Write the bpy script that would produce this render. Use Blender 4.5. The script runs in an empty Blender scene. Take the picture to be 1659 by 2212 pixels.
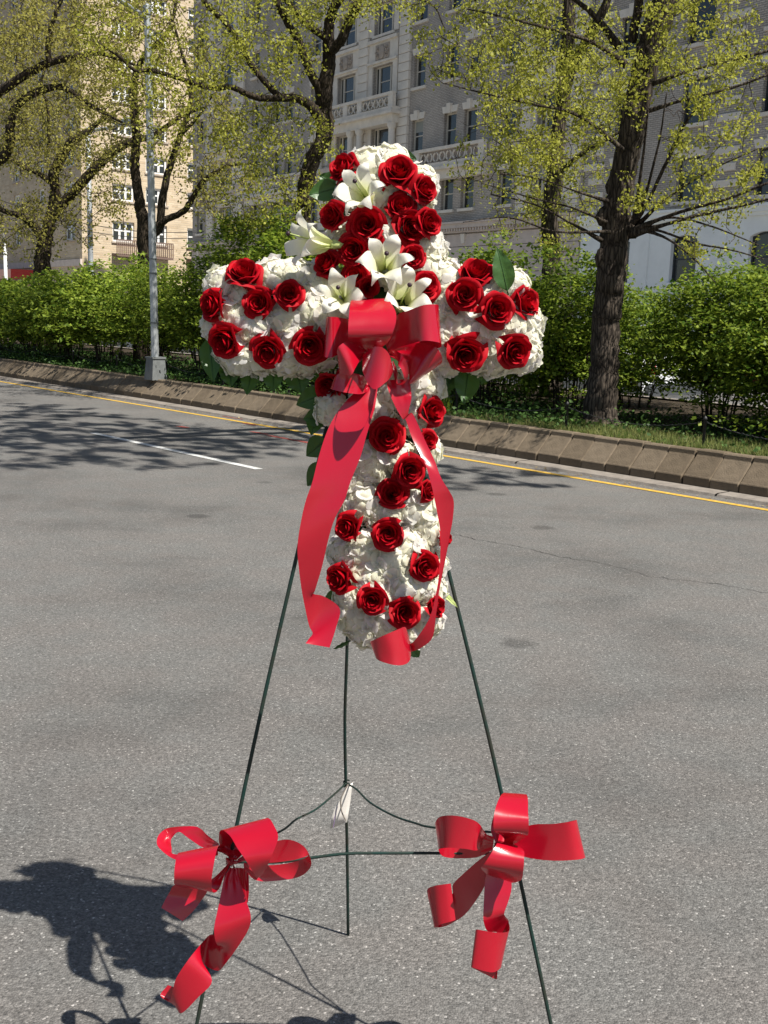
import bpy, math, random
import numpy as np
from mathutils import Vector, Matrix, Quaternion
random.seed(7); rng=np.random.default_rng(7)
R=math.radians
scn=bpy.context.scene; COL=scn.collection
# ------------------------------------------------------------ camera
FL=2416.; CX,CY=829.5,1106.; EYE=1.5; PITCH=R(10.0); ROLL=R(2.06)
V=lambda *a: np.array(a,float)
_R0=V(1,0,0); FWD=V(0,math.cos(PITCH),-math.sin(PITCH)); _U0=V(0,math.sin(PITCH),math.cos(PITCH))
RT=math.cos(ROLL)*_R0+math.sin(ROLL)*_U0; UP=math.cos(ROLL)*_U0-math.sin(ROLL)*_R0
CAM=V(0,0,EYE)
cd=bpy.data.cameras.new('camera'); cam=bpy.data.objects.new('camera',cd); COL.objects.link(cam)
cd.sensor_fit='VERTICAL'; cd.sensor_height=24; cd.sensor_width=18; cd.lens=24*FL/2212; cd.clip_end=800; cd.clip_start=.05
cam.matrix_world=Matrix(((RT[0],UP[0],-FWD[0],0),(RT[1],UP[1],-FWD[1],0),(RT[2],UP[2],-FWD[2],EYE),(0,0,0,1)))
scn.camera=cam
# ------------------------------------------------------------ light
SUN_EL=R(57); SH_AZ=R(-47)                     # shadows run towards SH_AZ (from +Y, clockwise)
w=bpy.data.worlds.new('World'); scn.world=w; w.use_nodes=True
nt=w.node_tree; nt.nodes.clear()
sky=nt.nodes.new('ShaderNodeTexSky'); sky.sky_type='NISHITA'; sky.sun_disc=False
sky.sun_elevation=SUN_EL; sky.sun_rotation=SH_AZ+math.pi
bg=nt.nodes.new('ShaderNodeBackground'); bg.inputs[1].default_value=.054
wo=nt.nodes.new('ShaderNodeOutputWorld'); nt.links.new(sky.outputs[0],bg.inputs[0]); nt.links.new(bg.outputs[0],wo.inputs[0])
sl=bpy.data.lights.new('sun','SUN'); sl.energy=4.6; sl.angle=R(.5); sl.color=(1,.955,.88)
so=bpy.data.objects.new('sun',sl); COL.objects.link(so); so.location=(5,-5,20)
S=Vector((-math.sin(SH_AZ)*math.cos(SUN_EL),-math.cos(SH_AZ)*math.cos(SUN_EL),math.sin(SUN_EL)))
so.rotation_mode='QUATERNION'; so.rotation_quaternion=S.to_track_quat('Z','Y')
vs=scn.view_settings; vs.view_transform='Standard'; vs.look='None'; vs.gamma=1; vs.use_curve_mapping=False; vs.exposure=.85
# ------------------------------------------------------------ pixel -> place helpers (1659x2212 frame)
def ray(x,y): return (x-CX)/FL*RT-(y-CY)/FL*UP+FWD
def on_z(x,y,z=0.): d=ray(x,y); return CAM+(z-EYE)/d[2]*d
def on_y(x,y,Y): d=ray(x,y); return CAM+Y/d[1]*d
def on_plane(x,y,P,n): d=ray(x,y); return CAM+((P-CAM)@n)/(d@n)*d
FPn=V(0,1,-.12)/math.hypot(1,.12); FP0=V(0,2.0,1.1)
def fp(x,y,d=0.): return on_plane(x,y,FP0-FPn*d,FPn)       # point on the leaning front plane of the easel, d metres before it
# ------------------------------------------------------------ mesh / object helpers
def mesh(name,v,f,mat=None,smooth=False,mats=None,mi=None):
    m=bpy.data.meshes.new(name); m.from_pydata([tuple(map(float,p)) for p in v],[],f)
    for k in (mats or ([mat] if mat else [])): m.materials.append(k)
    if mi: m.polygons.foreach_set('material_index',mi)
    if smooth: m.polygons.foreach_set('use_smooth',[True]*len(m.polygons))
    m.update(); return m
def ob(name,m,parent=None,loc=(0,0,0),rot=None,quat=None,scale=None,label=None,cat=None,group=None,kind=None):
    o=bpy.data.objects.new(name,m); COL.objects.link(o)
    if parent is not None: o.parent=parent
    o.location=tuple(loc)
    if rot is not None: o.rotation_euler=rot
    if quat is not None: o.rotation_mode='QUATERNION'; o.rotation_quaternion=quat
    if scale is not None: o.scale=(scale,)*3 if isinstance(scale,(int,float)) else scale
    for k,val in (('label',label),('category',cat),('group',group),('kind',kind)):
        if val: o[k]=val
    return o
def thing(name,label,cat,loc=(0,0,0),rz=0,group=None,scale=None): return ob(name,None,None,loc,(0,0,rz),None,scale,label,cat,group)
class MB:
    def __init__(s): s.v=[]; s.f=[]; s.m=[]
    def add(s,v,f,mi=0):
        b=len(s.v); s.v+=[tuple(p) for p in v]; s.f+=[tuple(i+b for i in q) for q in f]; s.m+=[mi]*len(f)
    def box(s,x0,x1,y0,y1,z0,z1,mi=0):
        s.add([(x0,y0,z0),(x1,y0,z0),(x1,y1,z0),(x0,y1,z0),(x0,y0,z1),(x1,y0,z1),(x1,y1,z1),(x0,y1,z1)],
              [(0,3,2,1),(4,5,6,7),(0,1,5,4),(1,2,6,5),(2,3,7,6),(3,0,4,7)],mi)
    def tube(s,pts,rad,n=8,mi=0,cap=True,noise=0.):
        pts=[np.array(p,float) for p in pts]; k=len(pts)
        if not hasattr(rad,'__len__'): rad=[rad]*k
        ref=V(0,0,1) if abs((pts[-1]-pts[0])@V(0,0,1))<.8*np.linalg.norm(pts[-1]-pts[0]) else V(1,0,0)
        b=len(s.v); 
        for i in range(k):
            t=pts[min(i+1,k-1)]-pts[max(i-1,0)]; t/=np.linalg.norm(t)+1e-9
            a=np.cross(t,ref); a/=np.linalg.norm(a)+1e-9; c=np.cross(t,a); ref=-np.cross(t,a) if False else ref
            for j in range(n):
                an=2*math.pi*j/n; r=rad[i]*(1+noise*(random.random()-.5))
                s.v.append(tuple(pts[i]+a*r*math.cos(an)+c*r*math.sin(an)))
        for i in range(k-1):
            for j in range(n):
                j2=(j+1)%n; s.f.append((b+i*n+j,b+i*n+j2,b+(i+1)*n+j2,b+(i+1)*n+j)); s.m.append(mi)
        if cap:
            s.f.append(tuple(b+j for j in range(n))[::-1]); s.m.append(mi)
            s.f.append(tuple(b+(k-1)*n+j for j in range(n))); s.m.append(mi)
    def lathe(s,prof,n=16,cx=0,cy=0,mi=0):
        b=len(s.v)
        for r,z in prof:
            for j in range(n): an=2*math.pi*j/n; s.v.append((cx+r*math.cos(an),cy+r*math.sin(an),z))
        for i in range(len(prof)-1):
            for j in range(n):
                j2=(j+1)%n; s.f.append((b+i*n+j,b+i*n+j2,b+(i+1)*n+j2,b+(i+1)*n+j)); s.m.append(mi)
    def grid(s,P,mi=0):                                     # P[i][j]
        b=len(s.v); a=len(P); c=len(P[0]); s.v+=[tuple(q) for row in P for q in row]
        for i in range(a-1):
            for j in range(c-1): s.f.append((b+i*c+j,b+i*c+j+1,b+(i+1)*c+j+1,b+(i+1)*c+j)); s.m.append(mi)
    def mesh(s,name,mats,smooth=False):
        return mesh(name,s.v,s.f,None,smooth,mats if isinstance(mats,(list,tuple)) else [mats],s.m)
def crom(P,n):                                              # Catmull-Rom through rows of P
    P=np.array(P,float); Q=np.vstack([2*P[0]-P[1],P,2*P[-1]-P[-2]]); out=[]
    for i in range(1,len(Q)-2):
        for k in range(n):
            t=k/n; a,b,c,d=Q[i-1],Q[i],Q[i+1],Q[i+2]
            out.append(.5*((2*b)+(-a+c)*t+(2*a-5*b+4*c-d)*t*t+(-a+3*b-3*c+d)*t**3))
    out.append(P[-1]); return np.array(out)
# ------------------------------------------------------------ materials
def mat(name,col,rough=.8,spec=.3,metal=0.,trans=0.,tcol=None,bump=None,var=None,attr=None,noise=None,sheen=0,coat=0,nobj=False):
    """var: colour range node list; noise: (scale,amount) multiplies value; attr: per-face random attribute name, mixes col..var"""
    m=bpy.data.materials.new(name); m.use_nodes=True; t=m.node_tree; N=t.nodes; L=t.links
    b=N['Principled BSDF']; out=N['Material Output']
    b.inputs['Roughness'].default_value=rough; b.inputs['Specular IOR Level'].default_value=spec; b.inputs['Metallic'].default_value=metal
    if sheen: b.inputs['Sheen Weight'].default_value=sheen
    if coat: b.inputs['Coat Weight'].default_value=coat; b.inputs['Coat Roughness'].default_value=.1
    c=N.new('ShaderNodeRGB'); c.outputs[0].default_value=(*col,1); src=c.outputs[0]
    tc=N.new('ShaderNodeTexCoord'); co=tc.outputs['Object']
    if var is not None:
        mx=N.new('ShaderNodeMix'); mx.data_type='RGBA'
        if attr=='obj': a=N.new('ShaderNodeObjectInfo'); fac=a.outputs['Random']
        elif attr: a=N.new('ShaderNodeAttribute'); a.attribute_name=attr; fac=a.outputs['Fac']
        else:
            a=N.new('ShaderNodeTexNoise'); a.inputs['Scale'].default_value=(noise or (4,0))[0]; a.inputs['Detail'].default_value=6; L.new(co,a.inputs['Vector'])
            rp=N.new('ShaderNodeMapRange'); rp.inputs[1].default_value=.35; rp.inputs[2].default_value=.65; L.new(a.outputs[0],rp.inputs[0]); fac=rp.outputs[0]
        L.new(fac,mx.inputs[0]); L.new(src,mx.inputs[6]); mx.inputs[7].default_value=(*var,1); src=mx.outputs[2]
    if noise and noise[1]>0:
        a=N.new('ShaderNodeTexNoise'); a.inputs['Scale'].default_value=noise[0]; a.inputs['Detail'].default_value=8; a.inputs['Roughness'].default_value=.65; L.new(co,a.inputs['Vector'])
        rp=N.new('ShaderNodeMapRange'); rp.inputs[1].default_value=.25; rp.inputs[2].default_value=.75; rp.inputs[3].default_value=1-noise[1]; rp.inputs[4].default_value=1+noise[1]
        L.new(a.outputs[0],rp.inputs[0]); hs=N.new('ShaderNodeHueSaturation'); L.new(rp.outputs[0],hs.inputs['Value']); L.new(src,hs.inputs['Color']); src=hs.outputs[0]
    L.new(src,b.inputs['Base Color'])
    if bump:
        a=N.new('ShaderNodeTexNoise'); a.inputs['Scale'].default_value=bump[0]; a.inputs['Detail'].default_value=5; L.new(co,a.inputs['Vector'])
        bp=N.new('ShaderNodeBump'); bp.inputs['Strength'].default_value=bump[1]; bp.inputs['Distance'].default_value=bump[2]; L.new(a.outputs[0],bp.inputs['Height']); L.new(bp.outputs[0],b.inputs['Normal'])
    if trans:
        tr=N.new('ShaderNodeBsdfTranslucent'); ms=N.new('ShaderNodeMixShader'); ms.inputs[0].default_value=trans
        if tcol: tr.inputs[0].default_value=(*tcol,1)
        else: L.new(src,tr.inputs[0])
        L.new(b.outputs[0],ms.inputs[1]); L.new(tr.outputs[0],ms.inputs[2]); L.new(ms.outputs[0],out.inputs[0])
    m['src']=0; return m
def nodes(m): return m.node_tree.nodes,m.node_tree.links,m.node_tree.nodes['Principled BSDF']
def ramp(N,pts):
    r=N.new('ShaderNodeValToRGB'); e=r.color_ramp.elements
    while len(e)<len(pts): e.new(.5)
    for k,(p,c) in zip(e,pts): k.position=p; k.color=(*c,1) if hasattr(c,'__len__') else (c,c,c,1)
    return r
def asphalt(name,base=(.140,.134,.126)):
    m=mat(name,base,.85,.35); N,L,b=nodes(m)
    tc=N.new('ShaderNodeTexCoord'); co=tc.outputs['Object']
    vo=N.new('ShaderNodeTexVoronoi'); vo.inputs['Scale'].default_value=190; vo.inputs['Randomness'].default_value=1; L.new(co,vo.inputs['Vector'])
    sep=N.new('ShaderNodeSeparateColor'); L.new(vo.outputs['Color'],sep.inputs[0])
    r1=ramp(N,[(0,.6),(.4,.88),(.8,1.1),(.95,1.3),(.978,1.5),(.988,2.0),(1,2.7)]); L.new(sep.outputs[0],r1.inputs[0])
    n1=N.new('ShaderNodeTexNoise'); n1.inputs['Scale'].default_value=65; n1.inputs['Detail'].default_value=6; n1.inputs['Roughness'].default_value=.7; L.new(co,n1.inputs['Vector'])
    r2=ramp(N,[(.3,.62),(.5,1.),(.72,1.28)]); L.new(n1.outputs[0],r2.inputs[0])
    n2=N.new('ShaderNodeTexNoise'); n2.inputs['Scale'].default_value=.55; n2.inputs['Detail'].default_value=7; n2.inputs['Roughness'].default_value=.62; L.new(co,n2.inputs['Vector'])
    r3=ramp(N,[(.32,.66),(.47,.96),(.68,1.14)]); L.new(n2.outputs[0],r3.inputs[0])
    # oil spots
    v2=N.new('ShaderNodeTexVoronoi'); v2.inputs['Scale'].default_value=1.15; L.new(co,v2.inputs['Vector'])
    n3=N.new('ShaderNodeTexNoise'); n3.inputs['Scale'].default_value=14; n3.inputs['Detail'].default_value=4; L.new(co,n3.inputs['Vector'])
    ad=N.new('ShaderNodeMath'); ad.operation='MULTIPLY_ADD'; L.new(n3.outputs[0],ad.inputs[0]); ad.inputs[1].default_value=.10; L.new(v2.outputs['Distance'],ad.inputs[2])
    r4=ramp(N,[(.12,.62),(.17,1.)]); L.new(ad.outputs[0],r4.inputs[0])
    # tint drift (reddish / greenish aggregate)
    n4=N.new('ShaderNodeTexNoise'); n4.inputs['Scale'].default_value=3.1; n4.inputs['Detail'].default_value=5; L.new(co,n4.inputs['Vector'])
    r5=ramp(N,[(.38,(.98,1.0,1.0)),(.6,(1.02,1.0,.985))]); L.new(n4.outputs[0],r5.inputs[0])
    # slow wheel-track lightening along the avenue
    def mul(a,c):
        x=N.new('ShaderNodeMix'); x.data_type='RGBA'; x.blend_type='MULTIPLY'; x.inputs[0].default_value=1; x.clamp_result=False; L.new(a,x.inputs[6]); L.new(c,x.inputs[7]); return x.outputs[2]
    c0=N.new('ShaderNodeRGB'); c0.outputs[0].default_value=(*base,1)
    s=c0.outputs[0]
    for q in (r1,r2,r3,r4,r5): s=mul(s,q.outputs[0])
    L.new(s,b.inputs['Base Color'])
    bp=N.new('ShaderNodeBump'); bp.inputs['Strength'].default_value=.75; bp.inputs['Distance'].default_value=.006
    md=N.new('ShaderNodeMath'); md.operation='MULTIPLY_ADD'; L.new(vo.outputs['Distance'],md.inputs[0]); md.inputs[1].default_value=-.7; L.new(n1.outputs[0],md.inputs[2])
    L.new(md.outputs[0],bp.inputs['Height']); L.new(bp.outputs[0],b.inputs['Normal'])
    return m
def brickmat(name,c1,c2,mortar,bw,bh,ms=.006,bias=0.,noisy=.25,mfac=1.):
    m=mat(name,c1,.85,.2); N,L,b=nodes(m)
    tc=N.new('ShaderNodeTexCoord'); sx=N.new('ShaderNodeSeparateXYZ'); L.new(tc.outputs['Object'],sx.inputs[0])
    ad=N.new('ShaderNodeMath'); ad.operation='ADD'; L.new(sx.outputs[0],ad.inputs[0]); L.new(sx.outputs[1],ad.inputs[1])
    cb=N.new('ShaderNodeCombineXYZ'); L.new(ad.outputs[0],cb.inputs[0]); L.new(sx.outputs[2],cb.inputs[1])
    br=N.new('ShaderNodeTexBrick'); L.new(cb.outputs[0],br.inputs[0]); br.inputs['Scale'].default_value=1; br.inputs['Brick Width'].default_value=bw; br.inputs['Row Height'].default_value=bh
    br.inputs['Mortar Size'].default_value=ms; br.inputs['Color1'].default_value=(*c1,1); br.inputs['Color2'].default_value=(*c2,1); br.inputs['Mortar'].default_value=(*mortar,1); br.inputs['Bias'].default_value=bias; br.inputs['Mortar Smooth'].default_value=.2
    n=N.new('ShaderNodeTexNoise'); n.inputs['Scale'].default_value=.7; n.inputs['Detail'].default_value=8; n.inputs['Roughness'].default_value=.6; L.new(cb.outputs[0],n.inputs['Vector'])
    rp=N.new('ShaderNodeMapRange'); rp.inputs[1].default_value=.3; rp.inputs[2].default_value=.7; rp.inputs[3].default_value=1-noisy; rp.inputs[4].default_value=1+noisy*.6; L.new(n.outputs[0],rp.inputs[0])
    hs=N.new('ShaderNodeHueSaturation'); L.new(rp.outputs[0],hs.inputs['Value']); L.new(br.outputs[0],hs.inputs['Color']); L.new(hs.outputs[0],b.inputs['Base Color'])
    bp=N.new('ShaderNodeBump'); bp.inputs['Strength'].default_value=.7; bp.inputs['Distance'].default_value=.02; bp.invert=True; L.new(br.outputs['Fac'],bp.inputs['Height']); L.new(bp.outputs[0],b.inputs['Normal'])
    return m
def barkmat(name,c1,c2,sc=1.):
    m=mat(name,c1,.95,.15); N,L,b=nodes(m)
    tc=N.new('ShaderNodeTexCoord'); mp=N.new('ShaderNodeMapping'); mp.inputs['Scale'].default_value=(22*sc,22*sc,3.2*sc); L.new(tc.outputs['Object'],mp.inputs[0])
    n=N.new('ShaderNodeTexNoise'); n.inputs['Scale'].default_value=1; n.inputs['Detail'].default_value=6; n.inputs['Distortion'].default_value=.8; L.new(mp.outputs[0],n.inputs['Vector'])
    vo=N.new('ShaderNodeTexVoronoi'); vo.feature='DISTANCE_TO_EDGE'; vo.inputs['Scale'].default_value=1; mp2=N.new('ShaderNodeVectorMath'); mp2.operation='MULTIPLY_ADD'; L.new(n.outputs['Color'],mp2.inputs[0]); mp2.inputs[1].default_value=(.9,.9,.9); L.new(mp.outputs[0],mp2.inputs[2]); L.new(mp2.outputs[0],vo.inputs['Vector'])
    r=ramp(N,[(0,c2),(.18,c1),(.7,tuple(k*1.7 for k in c1))]); L.new(vo.outputs['Distance'],r.inputs[0]); L.new(r.outputs[0],b.inputs['Base Color'])
    bp=N.new('ShaderNodeBump'); bp.inputs['Strength'].default_value=1; bp.inputs['Distance'].default_value=.03; L.new(vo.outputs['Distance'],bp.inputs['Height']); L.new(bp.outputs[0],b.inputs['Normal'])
    return m
M={}
M['asphalt']=asphalt('asphalt'); 
M['kerb']=mat('kerb_stone',(.21,.185,.16),.9,.2,noise=(9,.3),bump=(60,.4,.01))
M['block']=mat('brown_concrete',(.112,.086,.058),.92,.2,var=(.155,.122,.086),attr='obj',noise=(14,.28),bump=(70,.6,.008))
M['yellow']=mat('yellow_paint',(.50,.31,.05),.75,.3,noise=(22,.45)); M['white']=mat('white_paint',(.50,.50,.48),.8,.3,noise=(25,.45))
M['redpaint']=mat('faded_red_paint',(.25,.06,.05),.8,.3,noise=(30,.5))
M['soil']=mat('soil',(.045,.035,.024),.95,.1,noise=(12,.5),bump=(30,.8,.03))
M['sidewalk']=mat('sidewalk',(.30,.29,.27),.9,.2,noise=(3,.15))
M['rose']=mat('rose_petal',(.42,.002,.009),.6,.14,trans=.12,var=(.32,.0012,.007),attr='obj',bump=(300,.15,.001))
M['cream']=mat('hydrangea_petal',(.85,.83,.72),.8,.1,trans=.5,var=(.80,.79,.63),attr='obj')
M['cream2']=mat('hydrangea_petal_blush',(.85,.81,.77),.8,.1,trans=.5,var=(.82,.81,.76),attr='obj')
M['greenpale']=mat('pale_green_stem',(.34,.40,.14),.7,.3); M['creamcore']=mat('hydrangea_core',(.62,.60,.46),.8,.2); M['foam']=mat('wet_foam',(.03,.07,.025),.9,.2)
def lilymat():
    m=mat('lily_petal',(.90,.89,.80),.5,.25,trans=.36); N,L,b=nodes(m)
    tc=N.new('ShaderNodeTexCoord'); sx=N.new('ShaderNodeSeparateXYZ'); L.new(tc.outputs['Object'],sx.inputs[0])
    r=ramp(N,[(0,(.50,.56,.16)),(.14,(.74,.77,.42)),(.34,(.80,.79,.66)),(1,(.80,.79,.72))]); mr=N.new('ShaderNodeMapRange'); mr.inputs[1].default_value=.004; mr.inputs[2].default_value=.05
    L.new(sx.outputs[0],mr.inputs[0]); L.new(mr.outputs[0],r.inputs[0]); L.new(r.outputs[0],b.inputs['Base Color'])
    for n in N:
        if n.type=='BSDF_TRANSLUCENT': L.new(r.outputs[0],n.inputs[0])
    wv=N.new('ShaderNodeTexWave'); wv.bands_direction='Y'; wv.inputs['Scale'].default_value=260; wv.inputs['Distortion'].default_value=1.5; L.new(tc.outputs['Object'],wv.inputs[0])
    bp=N.new('ShaderNodeBump'); bp.inputs['Strength'].default_value=.15; bp.inputs['Distance'].default_value=.001; L.new(wv.outputs[0],bp.inputs['Height']); L.new(bp.outputs[0],b.inputs['Normal'])
    return m
M['lily']=lilymat(); M['stigma']=mat('dark_stigma',(.03,.012,.02),.5,.4)
M['leaf']=mat('salal_leaf',(.035,.085,.022),.4,.45,trans=.25,tcol=(.12,.25,.03),var=(.05,.12,.03),attr='obj',bump=(60,.4,.002))
M['ribbon']=mat('red_satin_ribbon',(.38,.003,.016),.24,.7,trans=.09,tcol=(.8,.008,.018),bump=(40,.22,.0014),coat=.25)
M['wire']=mat('dark_green_wire',(.008,.034,.028),.5,.25,var=(.020,.022,.016),noise=(25,.3))
M['paper']=mat('paper_tag',(.72,.68,.62),.8,.2,noise=(30,.06)); M['purple']=mat('purple_print',(.32,.2,.42),.8,.2); M['string']=mat('grey_string',(.22,.19,.16),.9,.1)
M['bark']=barkmat('furrowed_bark',(.075,.060,.047),(.014,.011,.009),1.15); M['bark2']=barkmat('limb_bark',(.052,.040,.028),(.014,.011,.008),1.4)
M['twig']=mat('twig',(.045,.034,.025),.9,.2)
def leafm(n,a,b,t=.45): return mat(n,a,.55,.3,trans=t,var=b,attr='rnd')
M['young']=leafm('young_yellow_green_leaf',(.25,.26,.03),(.48,.48,.075),.52)
M['young2']=leafm('young_olive_leaf',(.28,.245,.055),(.40,.38,.085),.52)
M['hedge']=leafm('hedge_leaf',(.05,.11,.010),(.27,.34,.035),.45); M['hedge2']=leafm('light_hedge_leaf',(.08,.15,.014),(.34,.42,.05),.45)
M['ivy']=leafm('ivy_leaf',(.03,.07,.015),(.09,.17,.035),.3); M['grassm']=leafm('grass_blade',(.07,.13,.02),(.30,.30,.10),.35)
M['galv']=mat('galvanised_steel',(.36,.38,.39),.5,.5,metal=.35,noise=(5,.25)); M['basebox']=mat('grey_painted_cast_base',(.14,.15,.15),.8,.3,noise=(10,.3))
M['rail']=mat('brown_rail_paint',(.16,.11,.09),.7,.2); M['iron']=mat('black_iron',(.02,.02,.02),.5,.4); M['whitepole']=mat('white_pole_paint',(.7,.7,.68),.6,.3)
M['brickA']=brickmat('grey_brick',(.53,.475,.41),(.45,.40,.345),(.28,.25,.215),.24,.075,.012,noisy=.22)
M['stoneA']=mat('limestone',(.70,.64,.55),.85,.25,noise=(2.2,.16),bump=(25,.2,.01)); M['stoneA2']=mat('dark_limestone',(.40,.34,.28),.85,.25,noise=(6,.25))
M['pink']=mat('pinkish_stone',(.56,.48,.42),.85,.2,noise=(2,.15)); M['whitew']=mat('white_painted_masonry',(.78,.80,.78),.7,.3,noise=(1.5,.08))
M['tan']=brickmat('tan_brick',(.58,.48,.345),(.48,.375,.25),(.50,.43,.34),.62,.17,.012,noisy=.16)
M['trim']=mat('beige_window_trim',(.58,.53,.44),.7,.3); M['wframe']=mat('white_window_frame',(.72,.72,.70),.6,.3); M['dframe']=mat('black_window_frame',(.03,.035,.04),.5,.4)
def glass(n,c,r=.06): return mat(n,c,r,.8,var=tuple(k*1.8+.01 for k in c),attr='obj')
M['glass']=glass('dark_window_glass',(.014,.016,.016),.12); M['blind']=mat('roller_blind',(.30,.31,.28),.8,.3); M['blind2']=mat('blue_blind',(.06,.09,.22),.7,.3)
M['cwhite']=mat('white_car_paint',(.75,.76,.77),.3,.5,coat=.6); M['cdark']=mat('dark_grey_car_paint',(.05,.055,.06),.3,.5,coat=.6); M['cblue']=mat('blue_car_paint',(.04,.10,.32),.3,.5,coat=.6); M['cred']=mat('red_car_paint',(.45,.03,.03),.3,.5,coat=.6); M['csilver']=mat('silver_car_paint',(.45,.46,.47),.3,.5,metal=.5,coat=.5)
M['tyre']=mat('tyre_rubber',(.02,.02,.02),.8,.2); M['rim']=mat('wheel_rim',(.5,.5,.5),.35,.5,metal=.8); M['tail']=mat('red_tail_light',(.6,.01,.01),.25,.5); M['head']=mat('clear_head_light',(.7,.7,.7),.15,.6)
# ------------------------------------------------------------ road frame: s along the avenue (away, left), t across (away)
RA=R(-41.5); DR=V(math.sin(RA),math.cos(RA),0); NR=V(math.cos(RA),-math.sin(RA),0); RO=V(-.93,13.94,0)
def rd(s,t,z=0.): p=RO+DR*s+NR*t; p[2]=z; return p
RZ=math.atan2(DR[1],DR[0])                    # rotation whose local +x runs along +s ; local +y runs to -t
def strip(name,s0,s1,t0,t1,z,m,n=1,**k):
    vs_=[];fs=[]
    for i in range(n+1):
        s=s0+(s1-s0)*i/n; vs_+=[rd(s,t0,z),rd(s,t1,z)]
        if i: a=2*i; fs.append((a-2,a-1,a+1,a)) 
    return ob(name,mesh(name,vs_,fs,m),**k)
g=mesh('road',[(-300,-60,0),(300,-60,0),(300,400,0),(-300,400,0)],[(0,1,2,3)],M['asphalt']); ob('road',g,kind='structure')
strip('yellow_edge_line',-25,90,-.042,.042,.004,M['yellow'],40,kind='structure')
wa=on_z(207,935); wb=on_z(560,1014); 
def st(P): q=P-RO; return q@DR,q@NR
sa,ta=st(wa); sb,tb=st(wb)
strip('white_lane_dash',sb,sa,tb-.045,tb+.045,.004,M['white'],kind='structure')
strip('white_lane_dash',sa+7.5,sa+10.5,tb-.045,tb+.045,.004,M['white'],kind='structure')
strip('white_lane_dash',sb-10.5,sb-7.5,tb-.045,tb+.045,.004,M['white'],kind='structure')
# faded red utility spray marks
mb=MB()
for (x,y,L_) in ((505,902,.5),(560,935,.35),(600,944,.4),(650,953,.5),(395,922,.25),(540,916,.3)):
    p=on_z(x,y,.004); a=[p+DR*(i/6-.5)*L_ for i in range(7)]
    mb.grid([[q+NR*(.03+.02*random.random()),q-NR*(.03+.02*random.random())] for q in a])
ob('faded_road_mark',mb.mesh('faded_road_mark',M['redpaint']),kind='structure')
def crack(pts,wd,label=None):
    m_=MB(); P=[on_z(x,y,.003) for x,y in pts]; Q=crom(P,10); Q[:,:2]+=rng.normal(size=(len(Q),2))*.012; k=[]
    for i,q in enumerate(Q):
        d=Q[min(i+1,len(Q)-1)]-Q[max(i-1,0)]; d/=np.linalg.norm(d)+1e-9; n_=V(-d[1],d[0],0)*wd*random.uniform(.4,1.3); a=q+n_; b=q-n_; a[2]=b[2]=.003; k.append([a,b])
    m_.grid(k); ob('road_crack',m_.mesh('road_crack',M['tar']),kind='structure')
M['tar']=mat('tar',(.045,.042,.04),.8,.3,noise=(30,.3))
crack([(975,1152),(1040,1166),(1120,1180),(1200,1200),(1300,1216),(1420,1246),(1560,1262),(1700,1290)],.0032)
# kerb
mb=MB()
for i in range(48):
    s0=-20+i*2.4; s1=s0+2.38; P=[(.22,0),(.235,.026),(.27,.032),(.452,.034)]
    mb.grid([[rd(s0,t,z) for t,z in P],[rd(s1,t,z) for t,z in P]])
ob('kerb',mb.mesh('kerb',M['kerb']),kind='structure')
# planter wall made of single cast blocks
wall=thing('planter_wall','low sloping brown concrete block wall edging the planted median','planter wall',rd(0,0,0),RZ)
prof=[(.45,-.02),(.45,.112),(.456,.122),(.468,.130),(.640,.298),(.644,.305),(.648,.340),(.662,.352),(.775,.352),(.775,.2)]
def blk(L,j):
    m_=MB(); a=[]
    for s,ins in ((0,.008),(.008,0),(L-.008,0),(L,.008)):
        a.append([(s,-(t+ins),z-ins*.6) for t,z in prof])
    m_.grid(a); m_.f+=[tuple(range(len(prof))),tuple(3*len(prof)+i for i in range(len(prof)))[::-1]]; m_.m+=[0,0]
    return m_.mesh('concrete_block',M['block'])
bms=[blk(.292,0)]; 
for i in range(-30,150):
    o=ob('concrete_block',bms[0],wall,(i*.30+.004,random.uniform(-.004,.004),random.uniform(-.003,.003)),(random.uniform(-.008,.008),0,random.uniform(-.01,.01)))
strip('planter_soil',-12,95,.77,6.6,.33,M['soil'],30,kind='structure')
strip('far_sidewalk',-40,120,19.5,60,.12,M['sidewalk'],30,kind='structure')
mb=MB(); mb.grid([[rd(s,6.6,z) for z in (0,.36)]+[rd(s,6.4,.36)] for s in (-12,95)]); mb.grid([[rd(s,19.5,z) for z in (0,.12)] for s in (-40,120)])
ob('far_kerb',mb.mesh('far_kerb',M['kerb']),kind='structure')
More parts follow.
